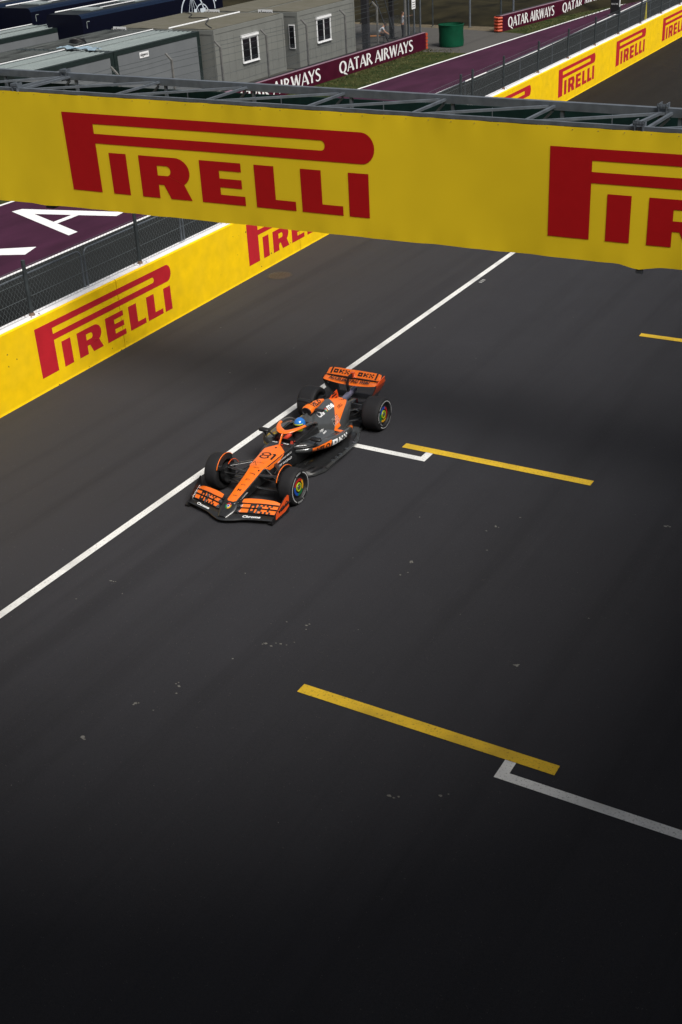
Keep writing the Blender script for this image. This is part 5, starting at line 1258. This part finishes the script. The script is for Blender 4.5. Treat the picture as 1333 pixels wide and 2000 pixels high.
on_plane('lettering', m_blk, rects([(0, .1, .75, .3), (0, .5, .7, .7), (.1, .8, .5, .95)], 1), lambda x, y: (.0065, 3.10+x*.3, .68+y*.2), fin)

# ------------------------------------------------------------------ people
def skin_mesh(name, nodes, edges, mats, root, parent=None, sub=1, mfn=None):
    me = bpy.data.meshes.new('sk'); names = list(nodes); me.from_pydata([nodes[k][0] for k in names], [(names.index(a), names.index(b)) for a, b in edges], [])
    o = bpy.data.objects.new('sk', me); COL.objects.link(o)
    md = o.modifiers.new('s', 'SKIN'); sv = me.skin_vertices[0].data
    for i, k in enumerate(names):
        r = nodes[k][1]; r = r if isinstance(r, tuple) else (r, r); sv[i].radius = r; sv[i].use_root = (k == root)
    ss = o.modifiers.new('u', 'SUBSURF'); ss.levels = sub; ss.render_levels = sub
    nm = bpy.data.meshes.new_from_object(o.evaluated_get(bpy.context.evaluated_depsgraph_get())); nm.name = name
    bpy.data.objects.remove(o); bpy.data.meshes.remove(me)
    nm.materials.clear()
    for m in mats: nm.materials.append(m)
    for p in nm.polygons: p.use_smooth = True; p.material_index = mfn(p.center) if mfn else 0
    r = bpy.data.objects.new(name, nm); link(r)
    if parent: r.parent = parent
    return r
def mirror_nodes(half):
    out = {}
    for k, (p, r) in half.items():
        if k.endswith('.'): out[k+'L'] = (p, r); out[k+'R'] = ((-p[0], p[1], p[2]), r)
        else: out[k] = (p, r)
    return out
def hand(nodes, edges, wrist, palm, d, side, tag_, bend=.4, s=1.0):
    """palm plus five fingers of unequal length, thumb leaving the side of the palm"""
    d = Vector(d).normalized(); side = Vector(side).normalized(); nrm = d.cross(side).normalized()
    P0 = Vector(nodes[wrist][0]); pc = P0+d*.055*s; nodes[tag_+'palm'] = (tuple(pc), (.036*s, .018*s)); edges.append((wrist, tag_+'palm'))
    for i, (off, ln_) in enumerate(((-.030, .062), (-.010, .075), (.010, .070), (.029, .055))):
        b = pc+d*.035*s+side*off*s; m1 = b+d*ln_*.5*s+nrm*bend*.012*s; m2 = b+d*ln_*s+nrm*bend*.04*s
        for j, (p, r) in enumerate(((b, .0095), (m1, .0085), (m2, .007))):
            nodes[f'{tag_}f{i}{j}'] = (tuple(p), r*s)
        edges += [(tag_+'palm', f'{tag_}f{i}0'), (f'{tag_}f{i}0', f'{tag_}f{i}1'), (f'{tag_}f{i}1', f'{tag_}f{i}2')]
    t0 = P0+d*.035*s-side*.035*s; t1 = t0+d*.03*s-side*.022*s+nrm*.01*s
    nodes[tag_+'t0'] = (tuple(t0), .011*s); nodes[tag_+'t1'] = (tuple(t1), .009*s); edges += [(tag_+'palm', tag_+'t0'), (tag_+'t0', tag_+'t1')]
def face(par, c, s, f=(0, -1, 0)):
    """eyes, nose, mouth and ears on a head of radius s at c, looking along f"""
    f = Vector(f).normalized(); r = f.cross(Vector((0, 0, 1))).normalized(); u_ = r.cross(f); c = Vector(c)
    q = MB()
    for sg in (-1, 1):
        e = c+f*s*.90+r*sg*.033+u_*.012; q.lathe([(0, .006), (.010, .003), (.012, 0)], 8, tuple(e), 'z')
    q.build('eyes', m_blk, par)
    q = MB(); q.bar(c+f*s*.90-u_*.055-r*.025, c+f*s*.90-u_*.055+r*.025, .008, .008); q.build('mouth', m_ored, par)
def nose_ears(nodes, edges, head, c, s, f, tag_=''):
    f = Vector(f).normalized(); r = f.cross(Vector((0, 0, 1))).normalized(); c = Vector(c)
    nodes[tag_+'nose'] = (tuple(c+f*s*1.08-Vector((0, 0, .012))), .014); edges.append((head, tag_+'nose'))
    for sg in (-1, 1): nodes[tag_+f'ear{sg}'] = (tuple(c+r*sg*s*.92), .016); edges.append((head, tag_+f'ear{sg}'))
# the driver, seated in the tub (world place through the car's frame)
drv = thing('person', 'racing driver in blue and lime helmet seated in the cockpit of the racing car', 'person', CAR, CRZ)
N_ = mirror_nodes({'hip': ((0, 1.78, .30), (.15, .11)), 'belly': ((0, 1.82, .40), (.14, .10)), 'chest': ((0, 1.84, .52), (.16, .10)), 'neck': ((0, 1.80, .63), .06), 'head': ((0, 1.76, .74), (.095, .10)), 'crown': ((0, 1.76, .80), .08),
   'sh.': ((.17, 1.80, .57), .062), 'el.': ((.22, 1.55, .50), .048), 'wr.': ((.145, 1.30, .575), .034), 'kn.': ((.10, 1.35, .38), .07), 'an.': ((.09, .98, .25), .05), 'to.': ((.09, .88, .30), .035)})
E_ = [('hip', 'belly'), ('belly', 'chest'), ('chest', 'neck'), ('neck', 'head'), ('head', 'crown')]
for sd_ in 'LR':
    k = '.'+sd_; E_ += [('chest', 'sh'+k), ('sh'+k, 'el'+k), ('el'+k, 'wr'+k), ('hip', 'kn'+k), ('kn'+k, 'an'+k), ('an'+k, 'to'+k)]
    hand(N_, E_, 'wr'+k, None, (0, -.9, .3), (0 if sd_ == 'L' else 0, .3, 1), 'h'+sd_, 1.2, .85)
body = skin_mesh('body', N_, E_, [m_suit, m_ored, m_skin], 'hip', drv, 1, lambda c: 1 if (c.y < 1.66 and c.z > .44 and abs(c.x) > .10) else (2 if c.z > .68 else 0))
HC = Vector((0, 1.75, .765))
q = MB(); n = 28; rows_ = []
for j in range(1, 16):
    ph = pi*j/16; r = []
    for i in range(n):
        t = 2*pi*i/n; sx, sy, sz = .118, .138, .135; z = cos(ph); k = sin(ph)
        yy = sin(t)*k; r.append((HC.x+sx*cos(t)*k*(1 if z > -.3 else .92), HC.y+sy*yy*(1.04 if yy < 0 and z < 0 else 1), HC.z+sz*z*(1 if z > 0 else .95)))
    rows_.append(r)
def hm(c, i, j):
    d = c-HC
    if d.y < -.03 and -.035 < d.z < .028: return 1 if d.z > .016 or False else 1
    if d.z < -.085: return 2
    if d.y > .05 and abs(d.z+.02) < .03: return 3
    return 0
q.loft(rows_, mfn=hm); helm = q.build('helmet', [m_helm, m_glass, m_visor, m_red], drv, smooth=80)
q = MB(); vs = []
for k in range(13):
    a = radians(-155+130*k/12)
    for z_, r in ((.028, 1.02), (.052, 1.01)): vs.append((HC.x+.122*cos(a)*r, HC.y+.141*sin(a)*r, HC.z+z_))
q.add(vs, [(2*k, 2*k+1, 2*k+3, 2*k+2) for k in range(12)]); q.build('visor_strip', m_visor, helm, smooth=60)
q = MB(); vs = []
for k in range(13):
    a = radians(-160+140*k/12)
    for z_, r in ((-.118, .80), (-.060, 1.0)): vs.append((HC.x+.119*cos(a)*r, HC.y+.140*sin(a)*r-.004, HC.z+z_))
q.add(vs, [(2*k, 2*k+1, 2*k+3, 2*k+2) for k in range(12)]); q.build('chin_band', m_visor, helm, smooth=60)

# bench and the two men behind the board
bn = thing('bench', 'low orange wooden bench with thin metal legs under the seated man', 'bench', (-26.0, 55.2, 0))
q = MB(); q.bar((-.62, -.40, .45), (.62, .42, .45), .32, .04); q.build('seat', m_bench, bn)
for t_ in (-.42, .46):
    q = MB(); c = Vector((.62*t_*2*.9, .41*t_*2*.9, 0)); s_ = Vector((.55, -.83, 0))*.13
    q.tube([c+s_, c+s_+Vector((0, 0, .43)), c-s_+Vector((0, 0, .43)), c-s_], .014, 6); q.build('leg', m_post, bn, smooth=60)
def man_seated():
    t = thing('person', 'seated man in white shirt leaning forward on the orange bench', 'person', (-25.75, 55.30, 0), radians(118))
    N = mirror_nodes({'hip': ((0, 0, .56), (.15, .12)), 'belly': ((0, -.10, .72), (.14, .11)), 'chest': ((0, -.26, .90), (.17, .12)), 'neck': ((0, -.38, 1.02), .055), 'head': ((0, -.47, 1.08), (.085, .095)), 'crown': ((0, -.50, 1.15), .07),
      'sh.': ((.18, -.30, .93), .06), 'el.': ((.24, -.42, .66), .046), 'wr.': ((.12, -.58, .58), .032), 'kn.': ((.14, -.46, .52), .075), 'an.': ((.13, -.62, .09), .05), 'to.': ((.13, -.78, .04), .038)})
    E2 = [('hip', 'belly'), ('belly', 'chest'), ('chest', 'neck'), ('neck', 'head'), ('head', 'crown')]
    for s_ in 'LR':
        k = '.'+s_; E2 += [('chest', 'sh'+k), ('sh'+k, 'el'+k), ('el'+k, 'wr'+k), ('hip', 'kn'+k), ('kn'+k, 'an'+k), ('an'+k, 'to'+k)]; hand(N, E2, 'wr'+k, None, (0, -.6, -.5), (1, 0, 0), 'h'+s_)
    nose_ears(N, E2, 'head', N['head'][0], .09, (0, -.8, -.4))
    skin_mesh('body', N, E2, [m_skin, m_trous], 'hip', t, 1, lambda c: 1 if (c.z < .60 and not (c.z > .50 and c.y < -.55)) else 0)
    NS = {k: N[k] for k in ('belly', 'chest', 'sh.L', 'sh.R')}; NS['hipa'] = ((0, -.02, .60), (.165, .135)); NS['belly'] = (N['belly'][0], (.155, .125)); NS['chest'] = (N['chest'][0], (.185, .135))
    for s_ in 'LR': NS['sh.'+s_] = (N['sh.'+s_][0], .072); a, b = Vector(N['sh.'+s_][0]), Vector(N['el.'+s_][0]); NS['sl.'+s_] = (tuple(a.lerp(b, .6)), .062)
    skin_mesh('shirt', NS, [('hipa', 'belly'), ('belly', 'chest'), ('chest', 'sh.L'), ('chest', 'sh.R'), ('sh.L', 'sl.L'), ('sh.R', 'sl.R')], [m_shirt], 'hipa', t)
    hc = Vector(N['crown'][0]); q = MB(); q.lathe([(0, .06), (.05, .05), (.085, .0), (.09, -.05)], 14, tuple(hc+Vector((0, .015, .0))), 'z'); q.build('hair', m_hair, t, smooth=60)
    face(t, N['head'][0], .09, (0, -.8, -.4))
man_seated()
def man_standing():
    t = thing('person', 'man standing behind the board in pale shirt with one arm stretched out to the right', 'person', (-24.75, 56.75, 0), radians(125))
    N = {'hip': ((0, 0, .95), (.15, .11)), 'belly': ((0, 0, 1.10), (.14, .10)), 'chest': ((0, 0, 1.32), (.17, .11)), 'neck': ((0, -.01, 1.50), .055), 'head': ((0, -.02, 1.62), (.082, .095)), 'crown': ((0, -.01, 1.70), .075),
      'shL': ((.19, 0, 1.42), .055), 'elL': ((.24, .02, 1.14), .044), 'wrL': ((.26, -.06, .90), .030), 'shR': ((-.19, 0, 1.42), .055), 'elR': ((-.30, -.24, 1.46), .044), 'wrR': ((-.34, -.48, 1.50), .030)}
    E2 = [('hip', 'belly'), ('belly', 'chest'), ('chest', 'neck'), ('neck', 'head'), ('head', 'crown')]
    for s_, sg in (('L', 1), ('R', -1)):
        N['kn'+s_] = ((sg*.11, -.02, .50), .065); N['th'+s_] = ((sg*.10, 0, .80), .09); N['an'+s_] = ((sg*.12, .02, .10), .045); N['to'+s_] = ((sg*.14, -.13, .04), .036)
        E2 += [('chest', 'sh'+s_), ('sh'+s_, 'el'+s_), ('el'+s_, 'wr'+s_), ('hip', 'th'+s_), ('th'+s_, 'kn'+s_), ('kn'+s_, 'an'+s_), ('an'+s_, 'to'+s_)]
    hand(N, E2, 'wrL', None, (0, -.1, -1), (0, 1, 0), 'hL'); hand(N, E2, 'wrR', None, (-.1, -1, .1), (1, 0, 0), 'hR', .2)
    nose_ears(N, E2, 'head', N['head'][0], .088, (0, -1, 0))
    skin_mesh('body', N, E2, [m_skin, m_trous], 'hip', t, 1, lambda c: 1 if c.z < 1.0 and abs(c.x) < .2 else 0)
    NS = {'hipa': ((0, 0, .92), (.165, .125)), 'belly': ((0, 0, 1.10), (.155, .115)), 'chest': ((0, 0, 1.32), (.185, .125)), 'shL': (N['shL'][0], .068), 'slL': ((.23, .01, 1.22), .060), 'shR': (N['shR'][0], .068), 'slR': ((-.265, -.16, 1.45), .058)}
    skin_mesh('shirt', NS, [('hipa', 'belly'), ('belly', 'chest'), ('chest', 'shL'), ('chest', 'shR'), ('shL', 'slL'), ('shR', 'slR')], [m_shirt], 'hipa', t)
    q = MB(); q.lathe([(0, .09), (.05, .08), (.088, .03), (.092, -.03)], 14, (0, .015, 1.66), 'z'); q.build('hair', m_hair, t, smooth=60)
    face(t, N['head'][0], .088)
    q = MB(); q.tube([(.12, -.13, 1.42), (0, -.15, 1.2), (-.15, -.12, .98)], .012, 6); q.build('bag_strap', m_black, t, smooth=60)
man_standing()
